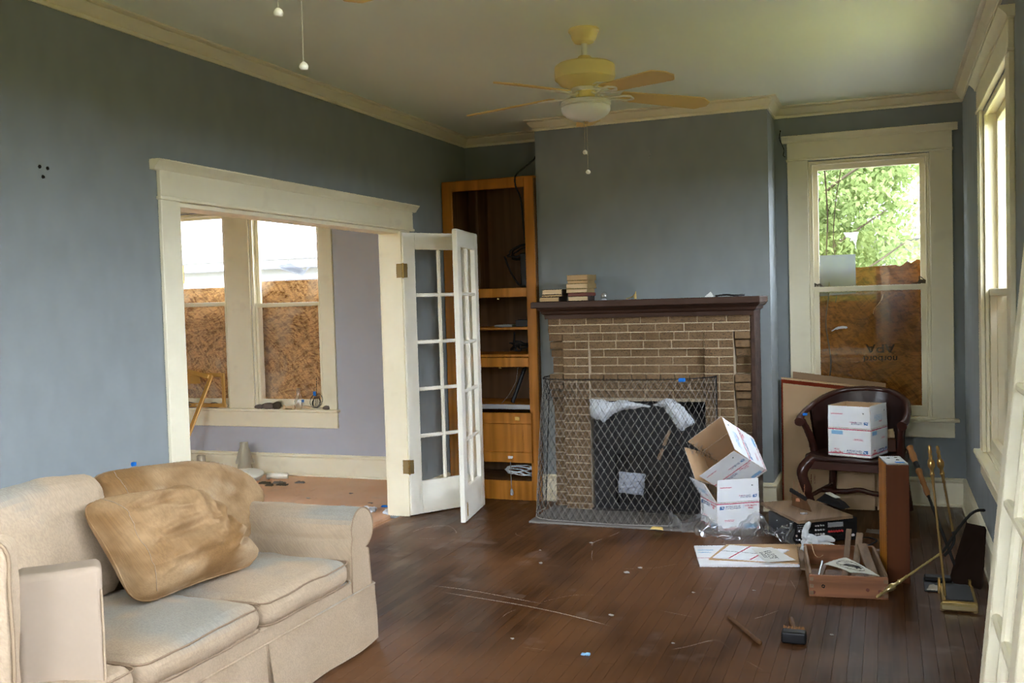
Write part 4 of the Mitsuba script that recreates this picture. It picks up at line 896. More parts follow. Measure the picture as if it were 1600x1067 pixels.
# ------------------------------------------------------------------ cartons
def eagle(parent, M, s, mat='print_blue'):
    """the blue badge with a white bird's head"""
    part(parent, 'emblem', xf(cat(prism([(-.5*s, -.32*s), (.42*s, -.32*s), (.5*s, .32*s), (-.42*s, .32*s)], 0.0006)), M), mat, False)
    bird = [(-.40*s, .22*s), (.10*s, .20*s), (.30*s, .02*s), (.44*s, -.05*s), (.22*s, -.08*s), (-.10*s, -.02*s), (.05*s, .06*s), (-.05*s, .12*s)]
    part(parent, 'emblem_bird', xf(prism(bird, 0.0010), M), 'carton_white', False)
def panel(o, ex, ey, w, h, t=0.004):
    """outer face frame: origin o at the lower left seen from outside, ex along the width, ey up; the normal points out"""
    ex, ey = np.asarray(ex, float), np.asarray(ey, float); return frame(o, ex, ey, np.cross(ex, ey))
def sheet(parent, name, M, w, h, t=0.004, shape=None, inner=True):
    poly = shape or [(0, 0), (w, 0), (w, h), (0, h)]
    p = part(parent, name, xf(prism(poly, t*0.5), M @ frame((0, 0, -t*0.5), (1, 0, 0), (0, 1, 0), (0, 0, 1))), 'carton_white', False)
    if inner: part(p, 'inner_face', xf(prism(poly, t*0.5), M @ frame((0, 0, -t), (1, 0, 0), (0, 1, 0), (0, 0, 1))), 'kraft', False, label='brown cardboard inner face')
    return p
def at(M, x, y, z=0.0003): return M @ frame((x, y, z), (1, 0, 0), (0, 1, 0), (0, 0, 1))
def stripe(p, M, x0, x1, y, w, mat='print_red'): part(p, 'stripe', xf(box((x0, y-w/2, 0), (x1, y+w/2, 0.0007)), M), mat, False)
def carton(label, O, X, Y, Z, w, d, h, flaps, flip=False):
    """O: bottom corner nearest the viewer; X along the front, Y along the side (back), Z up from the bottom to the opening. flaps: {side: tilt outwards}"""
    k = thing('shipping_carton', label, 'box')
    O, X, Y, Z = [np.asarray(a, float) for a in (O, X, Y, Z)]
    sides = {'front': (O, X, w), 'right': (O+X*w, Y, d), 'back': (O+X*w+Y*d, -X, w), 'left': (O+Y*d, -Y, d)}
    hand = np.sign(np.dot(np.cross(X, Y), Z))
    for nm, (o, e, L) in sides.items():
        M = panel(o, e, Z, L, h)
        p = sheet(k, 'side', M, L, h)
        stripe(p, M, 0, L, h-0.008, 0.0055)
        if nm in ('front', 'right', 'left'):
            f = flip
            def put(x, y): return at(M, L-x, h-y) if f else at(M, x, y)
            R = rotz(math.pi) if f else np.eye(4)
            s = L/0.30
            eagle(p, put(0.036*s, h-0.034) @ R, 0.034)
            for q, (t, dy) in enumerate((('UNITED STATES', 0.026), ('POSTAL SERVICE®', 0.039))): text(t, 0.0085, put(0.115*s, h-dy) @ R, 'print_navy', p, 'lettering', width=0.105*s)
            stripe(p, put(0.186*s, h-0.033) @ R, -0.0008, 0.0008, 0, 0.026, 'print_light_blue')
            text('PRIORITY', 0.0105, put(0.240*s, h-0.026) @ R, 'print_red', p, 'lettering', width=0.085*s)
            text('MAIL', 0.0095, put(0.240*s, h-0.042) @ R, 'print_red', p, 'lettering', width=0.038*s)
            stripe(p, put(0.235*s, 0.030) @ R, -0.038, 0.038, 0, 0.026, 'print_light_blue')
            stripe(p, put(0.10*s, 0.075) @ R, -0.045, 0.02, 0, 0.0035, 'print_pink'); stripe(p, put(0.09*s, 0.068) @ R, -0.035, 0.025, 0, 0.0028, 'print_pink')
            stripe(p, M, 0, L, 0.018, 0.005)
    Mb = panel(O+Y*d, X, -Y, w, d); sheet(k, 'bottom', Mb, w, d)
    for nm, (tilt, fh, *sh) in flaps.items():
        o, e, L = sides[nm]; n = np.cross(e, Z)*1.0
        ey = Z*math.cos(tilt)+n*math.sin(tilt)
        M = panel(o+Z*h, e, ey, L, fh)
        c = 0.012
        p = sheet(k, 'flap', M, L, fh, shape=[(0.002, 0.003), (L-0.002, 0.003), (L-c*0.5, fh), (c*0.5, fh)])
        s = L/0.30
        if nm in ('front', 'left', 'right'):
            text('PRIORITY', 0.0065, at(M, 0.18*s, 0.040), 'print_pink', p, 'lettering', width=0.05*s)
            if nm == 'front':
                eagle(p, at(M, 0.268*s, 0.036), 0.030)
                for t, dy in (('UNITED STATES', 0.040), ('POSTAL SERVICE®', 0.030)): text(t, 0.006, at(M, 0.205*s, dy), 'print_navy', p, 'lettering', width=0.075*s)
                stripe(p, at(M, 0.065*s, fh-0.052), -0.04, 0.04, 0, 0.006, 'print_pink')
            else:
                for q in range(4): stripe(p, at(M, 0.15*s, fh*0.35+0.010*q), -0.08*s, 0.06*s, 0, 0.0025, 'print_light_blue')
            stripe(p, at(M, 0.25*s, fh-0.045), -0.004, 0.004, 0, 0.008, 'ink')
    return k
u2 = lambda a: np.array([math.cos(a), math.sin(a), 0.0])
aF = math.atan2(0.150, 0.250)
carton('white shipping carton standing on the floor by the wire screen, flaps open', (-1.040, 6.205, 0.0015), u2(aF), u2(aF+math.pi/2), (0, 0, 1), 0.290, 0.29, 0.190,
       {'front': (0.03, 0.150), 'left': (0.55, 0.150), 'right': (0.2, 0.02), 'back': (-0.05, 0.12)})
# the second carton, tipped over, resting in the first one
_r, _f = np.array([0.932, 0.362, -0.029]), np.array([-0.363, 0.931, -0.040]); _u = np.array([0.0125, 0.0479, 0.9988])
A_ = _r*-.195+_u*-.175+_f*.145; Bb = _r*-.05+_u*.19+_f*.225; Oo = _r*-.13+_u*.085+_f*-.095
U_, S_, V_ = np.linalg.svd(np.stack([A_/np.linalg.norm(A_), Bb/np.linalg.norm(Bb), Oo/np.linalg.norm(Oo)], 1)); Q_ = U_ @ V_
a_, b_, o_ = Q_[:, 0], Q_[:, 1], Q_[:, 2]
Krim = np.array([-0.829, 6.220, 0.478])
carton('white shipping carton tipped on its side in the open carton below, brown inside showing', Krim-o_*0.185+a_*0.30, -a_, b_, o_, 0.30, 0.29, 0.185,
       {'front': (0.0, 0.155), 'right': (0.03, 0.155), 'back': (0.10, 0.15), 'left': (0.25, 0.15)})
aC = -0.36
Xc = u2(aC); Oc = np.array([-0.112, 6.580, 0.4512])-Xc*0.285
carton('white shipping carton with upside-down print standing open on the seat of the wooden chair', Oc, Xc, u2(aC+math.pi/2), (0, 0, 1), 0.285, 0.285, 0.185,
       {'front': (0.02, 0.145), 'right': (-0.03, 0.150), 'back': (-0.03, 0.145), 'left': (0.0, 0.145)}, flip=True)

# ------------------------------------------------------------------ dark wooden armchair
ch = thing('armchair', 'dark mahogany armchair with a curved solid back and a carton on its seat', 'chair')
CM = rotz(-0.20, (-0.185, 6.93, 0))      # local: x to the right, y to the back, z up
P = lambda nm, m, mat='mahogany', s=40, **q: part(ch, nm, xf(m, CM), mat, s, **q)
seat_o = [(-0.30, -0.26), (-0.10, -0.285), (0.10, -0.285), (0.30, -0.26), (0.275, 0.22), (0, 0.26), (-0.275, 0.22)]
sm = refine(hull([(x*s_, y*s_, z) for x, y in seat_o for s_, z in ((0.97, 0.448), (1.0, 0.436), (1.0, 0.412), (0.97, 0.400))]), 0.04)
v = sm.vertices.copy(); top = v[:, 2] > 0.43; v[top, 2] += 0.012*np.cos(v[top, 0]*10)**2-0.012; sm.vertices = v
P('seat', sm, 'leather')
P('seat_rail', cat(bar((-0.275, -0.245, 0.372), (0.275, -0.245, 0.372), 0.03, 0.055), bar((-0.275, -0.24, 0.372), (-0.25, 0.21, 0.372), 0.03, 0.055), bar((0.275, -0.24, 0.372), (0.25, 0.21, 0.372), 0.03, 0.055), bar((-0.25, 0.21, 0.372), (0.25, 0.21, 0.372), 0.03, 0.055)))
for s_ in (-1, 1):
    P('leg', tube(spline([(s_*0.255, -0.235, 0.42), (s_*0.305, -0.262, 0.36), (s_*0.318, -0.272, 0.30), (s_*0.285, -0.255, 0.18), (s_*0.262, -0.245, 0.08), (s_*0.285, -0.262, 0.014)], 6), [0.036]*6+[0.038]*6+[0.034]*6+[0.025]*6+[0.019]*6+[0.024], 12))
    P('leg', tube(spline([(s_*0.235, 0.20, 0.42), (s_*0.240, 0.215, 0.25), (s_*0.262, 0.255, 0.012)], 6), 0.026, 10))
    P('side_stretcher', tube([(s_*0.275, -0.25, 0.16), (s_*0.25, 0.22, 0.16)], 0.014, 8))
    # arm support sweeping up from the seat
    P('arm_support', tube(spline([(s_*0.275, -0.10, 0.415), (s_*0.285, -0.13, 0.50), (s_*0.300, -0.20, 0.60), (s_*0.315, -0.26, 0.665)], 6), [0.028]*6+[0.024]*6+[0.022]*6+[0.024], 10))
P('stretcher', tube(spline([(-0.265, -0.02, 0.16), (-0.1, -0.04, 0.165), (0, -0.05, 0.185), (0.1, -0.04, 0.165), (0.265, -0.02, 0.16)], 6), 0.017, 8))
rail = [(-0.325, -0.30, 0.664), (-0.335, -0.22, 0.692), (-0.322, -0.08, 0.735), (-0.27, 0.10, 0.79), (-0.16, 0.21, 0.832), (0, 0.245, 0.846), (0.16, 0.21, 0.832), (0.27, 0.10, 0.79), (0.322, -0.08, 0.735), (0.335, -0.22, 0.692), (0.325, -0.30, 0.664)]
rl = spline(rail, 8)
rad = 0.020+0.012*np.abs(np.linspace(-1, 1, len(rl)))**6
P('top_rail', tube(rl, rad, 12))
V, F = [], []
bk_ = spline(rail[2:9], 8); n = len(bk_)
for i, p in enumerate(bk_):
    for j in range(7):
        t = j/6; q = np.array([p[0]*(1-0.14*t), p[1]*(1-0.10*t), p[2]+(0.40-p[2])*t]); V.append(q)
for i in range(n-1):
    for j in range(6): a = i*7+j; F += [[a, a+7, a+8], [a, a+8, a+1]]
V = np.array(V); nrm = V*np.array([1, 1, 0]); nrm /= np.linalg.norm(nrm, axis=1, keepdims=True)+1e-9; N = len(V)
bp_ = trimesh.Trimesh(np.vstack([V, V-nrm*0.014]), F+[[a+N, c+N, b+N] for a, b, c in F], process=False)
P('back_panel', bp_, 'leather', True)
part(ch, 'tag', xf(cbox((-0.318, -0.245, 0.700), (-0.292, -0.215, 0.716), .002), CM), 'blue_tape', label='blue and red scrap of tape on the arm')
one('paper_scrap', rag([(-0.03, 6.93, 0.535), (0.035, 6.95, 0.535), (0.025, 6.95, 0.60), (-0.02, 6.94, 0.59)], 0.012, 3, 12, 0.012), 'page', 'crumpled cream paper beside the carton on the chair seat', 'paper', True)
one('wood_block', cbox((-0.035, 6.88, 0.451), (0.04, 6.95, 0.533), 0.004), 'red_wood', 'small reddish wood block behind the carton on the chair', 'block')

# cardboard sheets leaning under the window
def leaning(label, x0, x1, yb, yt, zt0, zt1, z0=0.004, t=0.012, mat='kraft', name='cardboard_sheet'):
    m = trimesh.Trimesh([(x0, yb, z0), (x1, yb, z0), (x1, yt, zt1), (x0, yt, zt0), (x0, yb+t, z0), (x1, yb+t, z0), (x1, yt+t, zt1), (x0, yt+t, zt0)],
                        [[0, 1, 2], [0, 2, 3], [4, 6, 5], [4, 7, 6], [0, 4, 5], [0, 5, 1], [1, 5, 6], [1, 6, 2], [2, 6, 7], [2, 7, 3], [3, 7, 4], [3, 4, 0]], process=False)
    return one(name, m, mat, label, 'cardboard', False)
c = leaning('large flattened cardboard box with red tape along its top leaning under the window', -0.735, 0.02, 7.235, 7.300, 0.915, 0.830, t=0.02)
def on_sheet2(x0, x1, f0, f1, nm, mat, d=0.0012):
    q = lambda x, f: np.array([x, 7.235+(7.300-7.235)*f-d, 0.004+((0.915+(0.830-0.915)*(x+0.735)/0.755)-0.004)*f])
    m = hull([q(x0, f0), q(x1, f0), q(x1, f1), q(x0, f1), q(x0, f0)-[0, d, 0], q(x1, f0)-[0, d, 0], q(x1, f1)-[0, d, 0], q(x0, f1)-[0, d, 0]])
    return part(c, nm, m, mat, False)
on_sheet2(-0.735, 0.02, 0.955, 0.985, 'tape', 'tape_red'); on_sheet2(-0.735, -0.724, 0.02, 0.97, 'tape', 'tape_red')
p = on_sheet2(-0.16, -0.075, 0.945, 1.0, 'label', 'paper', 0.0022); on_sheet2(-0.150, -0.125, 0.962, 0.985, 'print', 'ink', 0.0032)
for x in (-0.56, -0.535, -0.51): on_sheet2(x, x+0.004, 0.16, 0.24, 'arrow_print', 'tape_red')
leaning('taller brown cardboard flap behind the red taped cardboard', -0.655, -0.02, 7.318, 7.335, 0.955, 0.870, t=0.008, mat='kraft_dark')
leaning('short brown cardboard sheet under the chair', -0.30, -0.10, 7.10, 7.16, 0.36, 0.36, t=0.01)
leaning('narrow brown cardboard sheet under the chair, beside the drawer', -0.085, 0.03, 7.12, 7.17, 0.34, 0.35, t=0.01)

# ------------------------------------------------------------------ reddish drawer box standing on end
k = thing('drawer_box', 'reddish brown wooden drawer standing on end beside the chair', 'drawer')
DX, DY = np.array([0.105, 0.118, 0]), np.array([-0.050, 0.300, 0])
DXn, DYn = DX/np.linalg.norm(DX), np.array([-0.165, 0.986, 0])
O_ = np.array([-0.018, 5.335, 0.0])
DXn = np.array([0.80, 0.60, 0]); DYn = np.array([-0.165, 0.986, 0]) ; wD, dD, hD = 0.150, 0.22, 0.622
DXn = np.array([0.985, 0.17, 0]); DYn = np.array([-0.17, 0.985, 0]); wD, dD = 0.112, 0.235
M = frame(O_, DXn, DYn, (0, 0, 1))
part(k, 'front_board', xf(cbox((0.0, 0, 0), (wD, 0.016, hD), 0.003), M), 'red_wood')
part(k, 'side_board', xf(cbox((0, 0.0175, 0), (0.014, dD, hD), 0.003), M), 'oak', label='orange brown side board')
part(k, 'side_board', xf(cbox((wD-0.014, 0.0175, 0), (wD, dD, hD), 0.003), M), 'red_wood')
part(k, 'back_board', xf(cbox((0.014, dD-0.012, 0), (wD-0.014, dD, hD), 0.002), M), 'red_wood')
part(k, 'end_board', xf(cbox((0.002, 0.002, hD-0.001), (wD-0.002, dD-0.002, hD+0.008), 0.002), M), 'grey_plastic', label='grey painted end')
for x, y in ((0.04, 0.17), (0.08, 0.19), (0.075, 0.11)): part(k, 'knot_hole', xf(lathe([(0, 0), (0.010, 0), (0.008, 0.0015), (0, 0.0015)], 10, (x, y, hD+0.008)), M), 'dark_hole')
part(k, 'tape', xf(cbox((0.05, 0.015, hD+0.008), (0.095, 0.04, hD+0.010), .0005), M), 'blue_tape')

# ------------------------------------------------------------------ crate
k = thing('wooden_crate', 'shallow reddish wooden crate full of scraps in front of the standing drawer', 'crate')
M = rotz(0.12, (-0.386, 5.000, 0))
CWd, CDp, CHt = 0.375, 0.60, 0.118
part(k, 'front_board', xf(cbox((0, 0, 0), (CWd, 0.016, CHt-0.008), 0.003), M), 'crate_wood')
part(k, 'back_board', xf(cbox((0, CDp-0.016, 0), (CWd, CDp, CHt), 0.003), M), 'crate_wood')
part(k, 'side_board', xf(cbox((0, 0.017, 0), (0.014, CDp-0.017, CHt), 0.003), M), 'old_board')
part(k, 'side_board', xf(cbox((CWd-0.014, 0.017, 0), (CWd, CDp-0.017, CHt), 0.003), M), 'old_board')
part(k, 'bottom_board', xf(cbox((0.014, 0.016, 0.002), (CWd-0.014, CDp-0.016, 0.010), 0.001), M), 'dark_panel')
for x in (0.012, CWd-0.012):
    for z in (0.02, 0.055, 0.09): part(k, 'joint_pin', xf(cbox((x-0.010, -0.0008, z-0.009), (x+0.010, 0.001, z+0.009), 0.0003), M), 'old_board')
part(k, 'knot', xf(lathe([(0.004, 0), (0.009, 0), (0.009, 0.001), (0.004, 0.001)], 12), M @ frame((0.068, 0, 0.055), (1, 0, 0), (0, 0, 1), (0, -1, 0))), 'dark_hole')
for x, z in ((0.278, 0.045), (0.335, 0.04), (0.022, 0.022)): part(k, 'stain', xf(lathe([(0, 0), (0.009, 0), (0.007, 0.0006), (0, 0.0006)], 12), M @ frame((x, 0, z), (1, 0, 0), (0, 0, 1), (0, -1, 0))), 'cover_maroon')
def stick(a, b, w, h, mat, label, cat_='wood scrap', up=(0, 0, 1)): return one('wood_scrap', bar(a, b, w, h, up), mat, label, cat_, False)
c0 = lambda x, y, z: (M @ np.array([x, y, z, 1]))[:3]
stick(c0(0.19, 0.26, 0.03), c0(0.245, 0.62, 0.20), 0.030, 0.014, 'old_board', 'left of the two grey slats propped on the back of the crate')
stick(c0(0.24, 0.26, 0.03), c0(0.300, 0.60, 0.185), 0.036, 0.014, 'old_board', 'right of the two grey slats propped on the back of the crate')
stick(c0(0.330, 0.10, 0.05), c0(0.300, 0.50, 0.15), 0.05, 0.012, 'old_board', 'weathered board along the right side of the crate')
stick(c0(0.27, 0.12, 0.03), c0(0.26, 0.34, 0.04), 0.045, 0.02, 'old_board', 'short grey offcut lying in the crate')
stick(c0(0.05, 0.10, 0.03), c0(0.10, 0.34, 0.075), 0.018, 0.014, 'dark_panel', 'dark stick at the left of the crate')
stick(c0(0.10, 0.06, 0.022), c0(0.105, 0.30, 0.022), 0.03, 0.016, 'dark_panel', 'dark offcut at the bottom of the crate')
one('metal_rod', tube([c0(0.045, 0.15, 0.03), c0(0.085, 0.36, 0.085)], 0.006), 'steel', 'small metal rod in the left of the crate', 'rod', True)
k = thing('printed_card', 'pale card with a dark oval drawing lying in the wooden crate', 'card')
cc = [c0(0.085, 0.20, 0.115), c0(0.20, 0.03, 0.100), c0(0.345, 0.06, 0.100), c0(0.20, 0.27, 0.112)]
cpts, cf = [], []
n = 16
for i in range(n+1):
    for j in range(n+1):
        u, v = i/n, j/n; p = cc[0]*(1-u)*(1-v)+cc[1]*u*(1-v)+cc[2]*u*v+cc[3]*(1-u)*v
        cpts.append(p+np.array([0, 0, 0.022*math.sin(math.pi*(u+v)/2)]))
for i in range(n):
    for j in range(n): a = i*(n+1)+j; cf += [[a, a+n+1, a+n+2], [a, a+n+2, a+1]]
cp = np.array(cpts); N = len(cp)
cm = trimesh.Trimesh(np.vstack([cp, cp-(0, 0, 0.0015)]), cf+[[a+N, c+N, b+N] for a, b, c in cf], process=False)
part(k, 'sheet', cm, 'paper', True)
def card_line(fn, w, mat):
    pts = []
    for t in np.linspace(0, 1, 40):
        u, v = fn(t); p = cc[0]*(1-u)*(1-v)+cc[1]*u*(1-v)+cc[2]*u*v+cc[3]*(1-u)*v
        pts.append(p+np.array([0, 0, 0.022*math.sin(math.pi*(u+v)/2)+0.0008]))
    part(k, 'drawing', tube(pts, w, 5), mat, True)
card_line(lambda t: (0.5+0.36*math.cos(6.283*t), 0.5+0.34*math.sin(6.283*t)), 0.0010, 'ink')
card_line(lambda t: (0.36+0.16*math.cos(6.283*t), 0.42+0.16*math.sin(6.283*t)), 0.0010, 'ink')
card_line(lambda t: (0.55+0.14*math.cos(9*t), 0.52+0.16*math.sin(12*t)), 0.0020, 'ink')
card_line(lambda t: (0.65+0.1*math.cos(9*t), 0.60+0.12*math.sin(7*t)), 0.0022, 'ink')
gl = thing('work_glove', 'crumpled white glove on the floor behind the crate', 'glove')
part(gl, 'palm', rag([(-0.50, 5.80, 0.012), (-0.35, 5.76, 0.012), (-0.330, 5.86, 0.07), (-0.48, 5.90, 0.115)], 0.05, 9, 26, 0.030), 'bag_white', True)
for i, (a, b, c_) in enumerate((((-0.47, 5.83, 0.09), (-0.465, 5.84, 0.14), (-0.44, 5.85, 0.185)), ((-0.40, 5.82, 0.08), (-0.36, 5.81, 0.105), (-0.30, 5.80, 0.095)), ((-0.39, 5.80, 0.055), (-0.33, 5.78, 0.07), (-0.28, 5.765, 0.05)), ((-0.385, 5.78, 0.02), (-0.34, 5.76, 0.022), (-0.300, 5.745, 0.014)), ((-0.44, 5.80, 0.03), (-0.46, 5.78, 0.045), (-0.465, 5.765, 0.03)))):
    part(gl, 'finger', tube(spline([a, b, c_], 5), [0.020]*5+[0.017]*4+[0.013, 0.007], 10), 'bag_white', True)
one('cord_loop', tube(spline([(-0.42, 5.60, 0.10), (-0.41, 5.53, 0.135), (-0.39, 5.45, 0.10), (-0.36, 5.35, 0.11), (-0.335, 5.29, 0.14)], 6), 0.0016, 5), 'page', 'thin pale string running from the glove into the crate', 'string', True)

# ------------------------------------------------------------------ receiver with a board on it
k = thing('receiver', 'black audio receiver seen from behind with rows of sockets, under a wooden board', 'receiver')
RO = np.array([-0.560, 6.010, 0.008]); rx = np.array([0.70, 0.715, 0]); rx /= np.linalg.norm(rx); ry = np.array([-rx[1], rx[0], 0])
rx = np.array([0.86, 0.51, 0]); ry = np.array([-0.51, 0.86, 0])
M = frame(RO, rx, ry, (0, 0, 1))
part(k, 'case', xf(cbox((0, 0, 0), (0.43, 0.33, 0.135), 0.004), M), 'black_plastic')
fM = M @ frame((0, 0, 0), (1, 0, 0), (0, 0, 1), (0, -1, 0))
jack = lathe([(0.0022, 0.0), (0.0055, 0.0), (0.0055, 0.006), (0.0022, 0.006)], 10)
for i in range(4):
    for j in range(4): part(k, 'socket', xf(jack, at(fM, 0.155+0.017*i, 0.022+0.026*j, 0)), 'white_plastic', 40)
for i in range(5):
    for j in range(3):
        if (i+j) % 3 != 2: part(k, 'socket', xf(jack, at(fM, 0.03+0.018*i, 0.022+0.026*j, 0)), 'white_plastic' if (i+j) % 2 else 'grey_plastic', 40)
for i in range(6): part(k, 'speaker_post', xf(lathe([(0, 0), (0.007, 0), (0.006, 0.013), (0, 0.013)], 10), at(fM, 0.240+0.017*i, 0.060, 0)), 'tag_red', 40)
for i in range(6): part(k, 'speaker_post', xf(lathe([(0, 0), (0.007, 0), (0.006, 0.013), (0, 0.013)], 10), at(fM, 0.240+0.017*i, 0.030, 0)), 'black_plastic', 40)
part(k, 'print_plate', xf(box((0.235, 0.085, 0), (0.335, 0.115, 0.0008)), fM), 'grey_plastic', False)
part(k, 'print_plate', xf(box((0.365, 0.02, 0), (0.41, 0.035, 0.0008)), fM), 'white_plastic', False)
part(k, 'print_plate', xf(box((0.362, 0.05, 0), (0.415, 0.11, 0.0008)), fM), 'iron', False)
for i in range(6): part(k, 'print_line', xf(box((0.035, 0.108-0.0, 0), (0.12, 0.111, 0.0006)), at(fM, 0, -0.026*i*0.5)), 'grey_plastic', False) if i < 4 else None
for x, y in ((0.03, 0.03), (0.40, 0.03), (0.03, 0.30), (0.40, 0.30)): part(k, 'foot', xf(lathe([(0, -0.008), (0.014, -0.008), (0.016, 0.0), (0, 0.0)], 14, (x, y, 0)), M), 'black_plastic', 40)
for y, z in ((0.06, 0.05), (0.06, 0.10), (0.2, 0.05), (0.2, 0.10), (0.13, 0.08)): part(k, 'case_screw', xf(lathe([(0, 0), (0.005, 0), (0.004, 0.003), (0, 0.003)], 8), M @ frame((0, y, z), (0, 1, 0), (0, 0, 1), (-1, 0, 0))), 'steel', 40)
k = one('wooden_board', hull([(x, y, z) for x, y in ((-0.795, 6.44), (-0.515, 5.955), (-0.215, 6.185), (-0.50, 6.62)) for z in (0.1445, 0.163)]), 'old_board', 'worn brown wooden board lying on the black receiver', 'board', False)
k = thing('wire_brush_board', 'dark bracket with copper wires standing on the wooden board', 'bracket')
part(k, 'bar', bar((-0.60, 6.40, 0.262), (-0.49, 6.25, 0.236), 0.012, 0.026), 'iron')
part(k, 'plate', hull([(-0.59, 6.385, 0.164), (-0.46, 6.22, 0.164), (-0.49, 6.25, 0.235), (-0.59, 6.385, 0.25), (-0.585, 6.39, 0.164), (-0.455, 6.225, 0.164)]), 'dark_panel', False)
for i in range(3):
    x, y = -0.575+0.036*i, 6.366-0.049*i; part(k, 'wire', tube([(x, y, 0.25), (x+0.002, y, 0.325)], 0.0018, 5), 'copper', True)
part(k, 'fitting', cbox((-0.56, 6.31, 0.205), (-0.51, 6.325, 0.225), 0.003), 'copper')
one('metal_clip', lathe([(0.010, 0), (0.022, 0), (0.022, 0.005), (0.010, 0.005)], 18, (-0.50, 6.16, 0.1635)), 'steel', 'small shiny metal ring on the wooden board', 'ring', 40)
one('black_folder', hull([(x, y, z) for x, y, z in ((-0.455, 6.58, 0.164), (-0.28, 6.34, 0.164), (-0.235, 6.40, 0.164), (-0.40, 6.66, 0.164), (-0.40, 6.62, 0.205), (-0.30, 6.42, 0.19), (-0.37, 6.65, 0.205), (-0.27, 6.44, 0.19))]), 'black_plastic', 'black flat case lying at the back of the wooden board', 'case', False)
one('paper_tag', hull([(x, y, z) for x, y, z in ((-0.40, 6.615, 0.207), (-0.335, 6.50, 0.199), (-0.30, 6.52, 0.200), (-0.37, 6.64, 0.207), (-0.40, 6.615, 0.211), (-0.335, 6.50, 0.203), (-0.30, 6.52, 0.204), (-0.37, 6.64, 0.211))]), 'paper', 'white tag on the black flat case', 'tag', False)
for i, (x, y) in enumerate(((-0.15, 6.45), (-0.10, 6.20), (-0.20, 6.05), (-0.12, 5.95))):
    one('floor_scrap', rag([(x, y, 0.002), (x+0.09, y-0.03, 0.002), (x+0.10, y+0.06, 0.004), (x+0.01, y+0.07, 0.004)], 0.01, 30+i, 10, 0.01), 'dark_panel' if i % 2 else 'stone', 'dark scrap on the floor between the receiver and the standing drawer', 'scrap', True, 'scraps beside the receiver')
cable('black_cable', [(-0.24, 6.20, 0.006), (-0.18, 6.18, 0.03), (-0.12, 6.28, 0.008), (-0.08, 6.16, 0.02), (-0.14, 6.06, 0.006)], 0.005, 'black_plastic', 'loop of black cable on the floor right of the receiver')

# flattened cartons and papers on the floor
def flat_sheet(label, quad, z, t, mat, name='flat_carton', cat_='cardboard'):
    return one(name, hull([(x, y, zz) for x, y in quad for zz in (z, z+t)]), mat, label, cat_, False)
q0 = [(-1.115, 5.80), (-1.005, 5.390), (-0.475, 5.530), (-0.60, 5.96)]
fc = flat_sheet('flattened white carton lying flat on the floor in front of the plastic film', q0, 0.001, 0.012, 'carton_white')
for i, (a, b) in enumerate((((-1.075, 5.70), (-0.985, 5.725)), ((-1.065, 5.65), (-0.99, 5.67)))): part(fc, 'lettering', bar((*a, 0.0135), (*b, 0.0135), 0.010, 0.001, c=0.0002), 'print_light_blue', False)
part(fc, 'stripe', bar((-1.045, 5.53, 0.0135), (-0.83, 5.585, 0.0135), 0.006, 0.001, c=0.0002), 'print_pink', False)
kb = flat_sheet('brown cardboard sheet lying under the white flat carton', [(-0.975, 5.500), (-0.475, 5.545), (-0.455, 5.99), (-0.93, 5.86)], 0.0135, 0.006, 'kraft')
wf = flat_sheet('flat white carton with two red lines lying on the brown cardboard', [(-0.955, 5.520), (-0.655, 5.520), (-0.555, 5.80), (-0.905, 5.83)], 0.020, 0.005, 'carton_white')
for a, b in (((-0.865, 5.522), (-0.78, 5.825)), ((-0.745, 5.522), (-0.655, 5.81))): part(wf, 'stripe', bar((*a, 0.0255), (*b, 0.0255), 0.008, 0.001, c=0.0002), 'print_red', False)
part(wf, 'fold', bar((-0.93, 5.68, 0.0255), (-0.61, 5.655, 0.0255), 0.005, 0.001, c=0.0002), 'grey_plastic', False)
ks = thing('written_sign', 'white paper sign with rows of handwritten black letters on the flat cartons', 'sign')
sq = np.array([(-0.765, 5.745, 0.032), (-0.650, 5.475, 0.0285), (-0.500, 5.560, 0.030), (-0.655, 5.795, 0.034)])
part(ks, 'sheet', hull(np.vstack([sq, sq+(0, 0, 0.0015)])), 'paper', False)
ex = sq[1]-sq[0]; ex /= np.linalg.norm(ex); ey = sq[3]-sq[0]; ez = np.cross(ex, ey); ez /= np.linalg.norm(ez); ey = np.cross(ez, ex)
for t, d_, h_, wd in (('I I I I I', 0.028, 0.017, 0.11), ('V I V L I', 0.054, 0.018, 0.15), ('I L I I V', 0.080, 0.018, 0.17)):
    c_ = sq[0]+ex*0.15+ey*(d_)+ez*0.002
    text(t, h_, frame(c_, ex, ey, ez), 'ink', ks, 'lettering', width=wd)
stick((-0.500, 5.86, 0.026), (-0.445, 5.40, 0.026), 0.03, 0.012, 'old_board', 'grey wooden slat lying between the flat cartons and the crate')

# crumpled clear plastic film around the lower carton
def film(path, w0, h, seed, label):
    V, F = [], []; n, k_ = 60, 16
    P_ = spline(path, 16); idx = np.linspace(0, len(P_)-1, n).astype(int); P_ = P_[idx]
    for i, p in enumerate(P_):
        for j in range(k_):
            t = j/(k_-1); off = (t-0.5)*w0
            z = p[2]+h*math.sin(math.pi*t)*(0.55+0.45*math.sin(i*0.31+seed))
            q = np.array([p[0]-0.25*off, p[1]+off, z+0.006])
            nz = np.array([meshkit.fbm(np.array([i*0.32, j*0.55, seed+s]), 3, 5+s)-0.5 for s in range(3)])*np.array([0.07, 0.07, 0.085])
            q = q+nz; q[2] = max(q[2], 0.034+0.004*meshkit.noise(np.array([i*0.5, j*0.5, 0]))); V.append(q)
    for i in range(n-1):
        for j in range(k_-1): a = i*k_+j; F += [[a, a+k_, a+k_+1], [a, a+k_+1, a+1]]
    return one('plastic_film', trimesh.Trimesh(V, F, process=False), 'film', label, 'plastic film', 20)
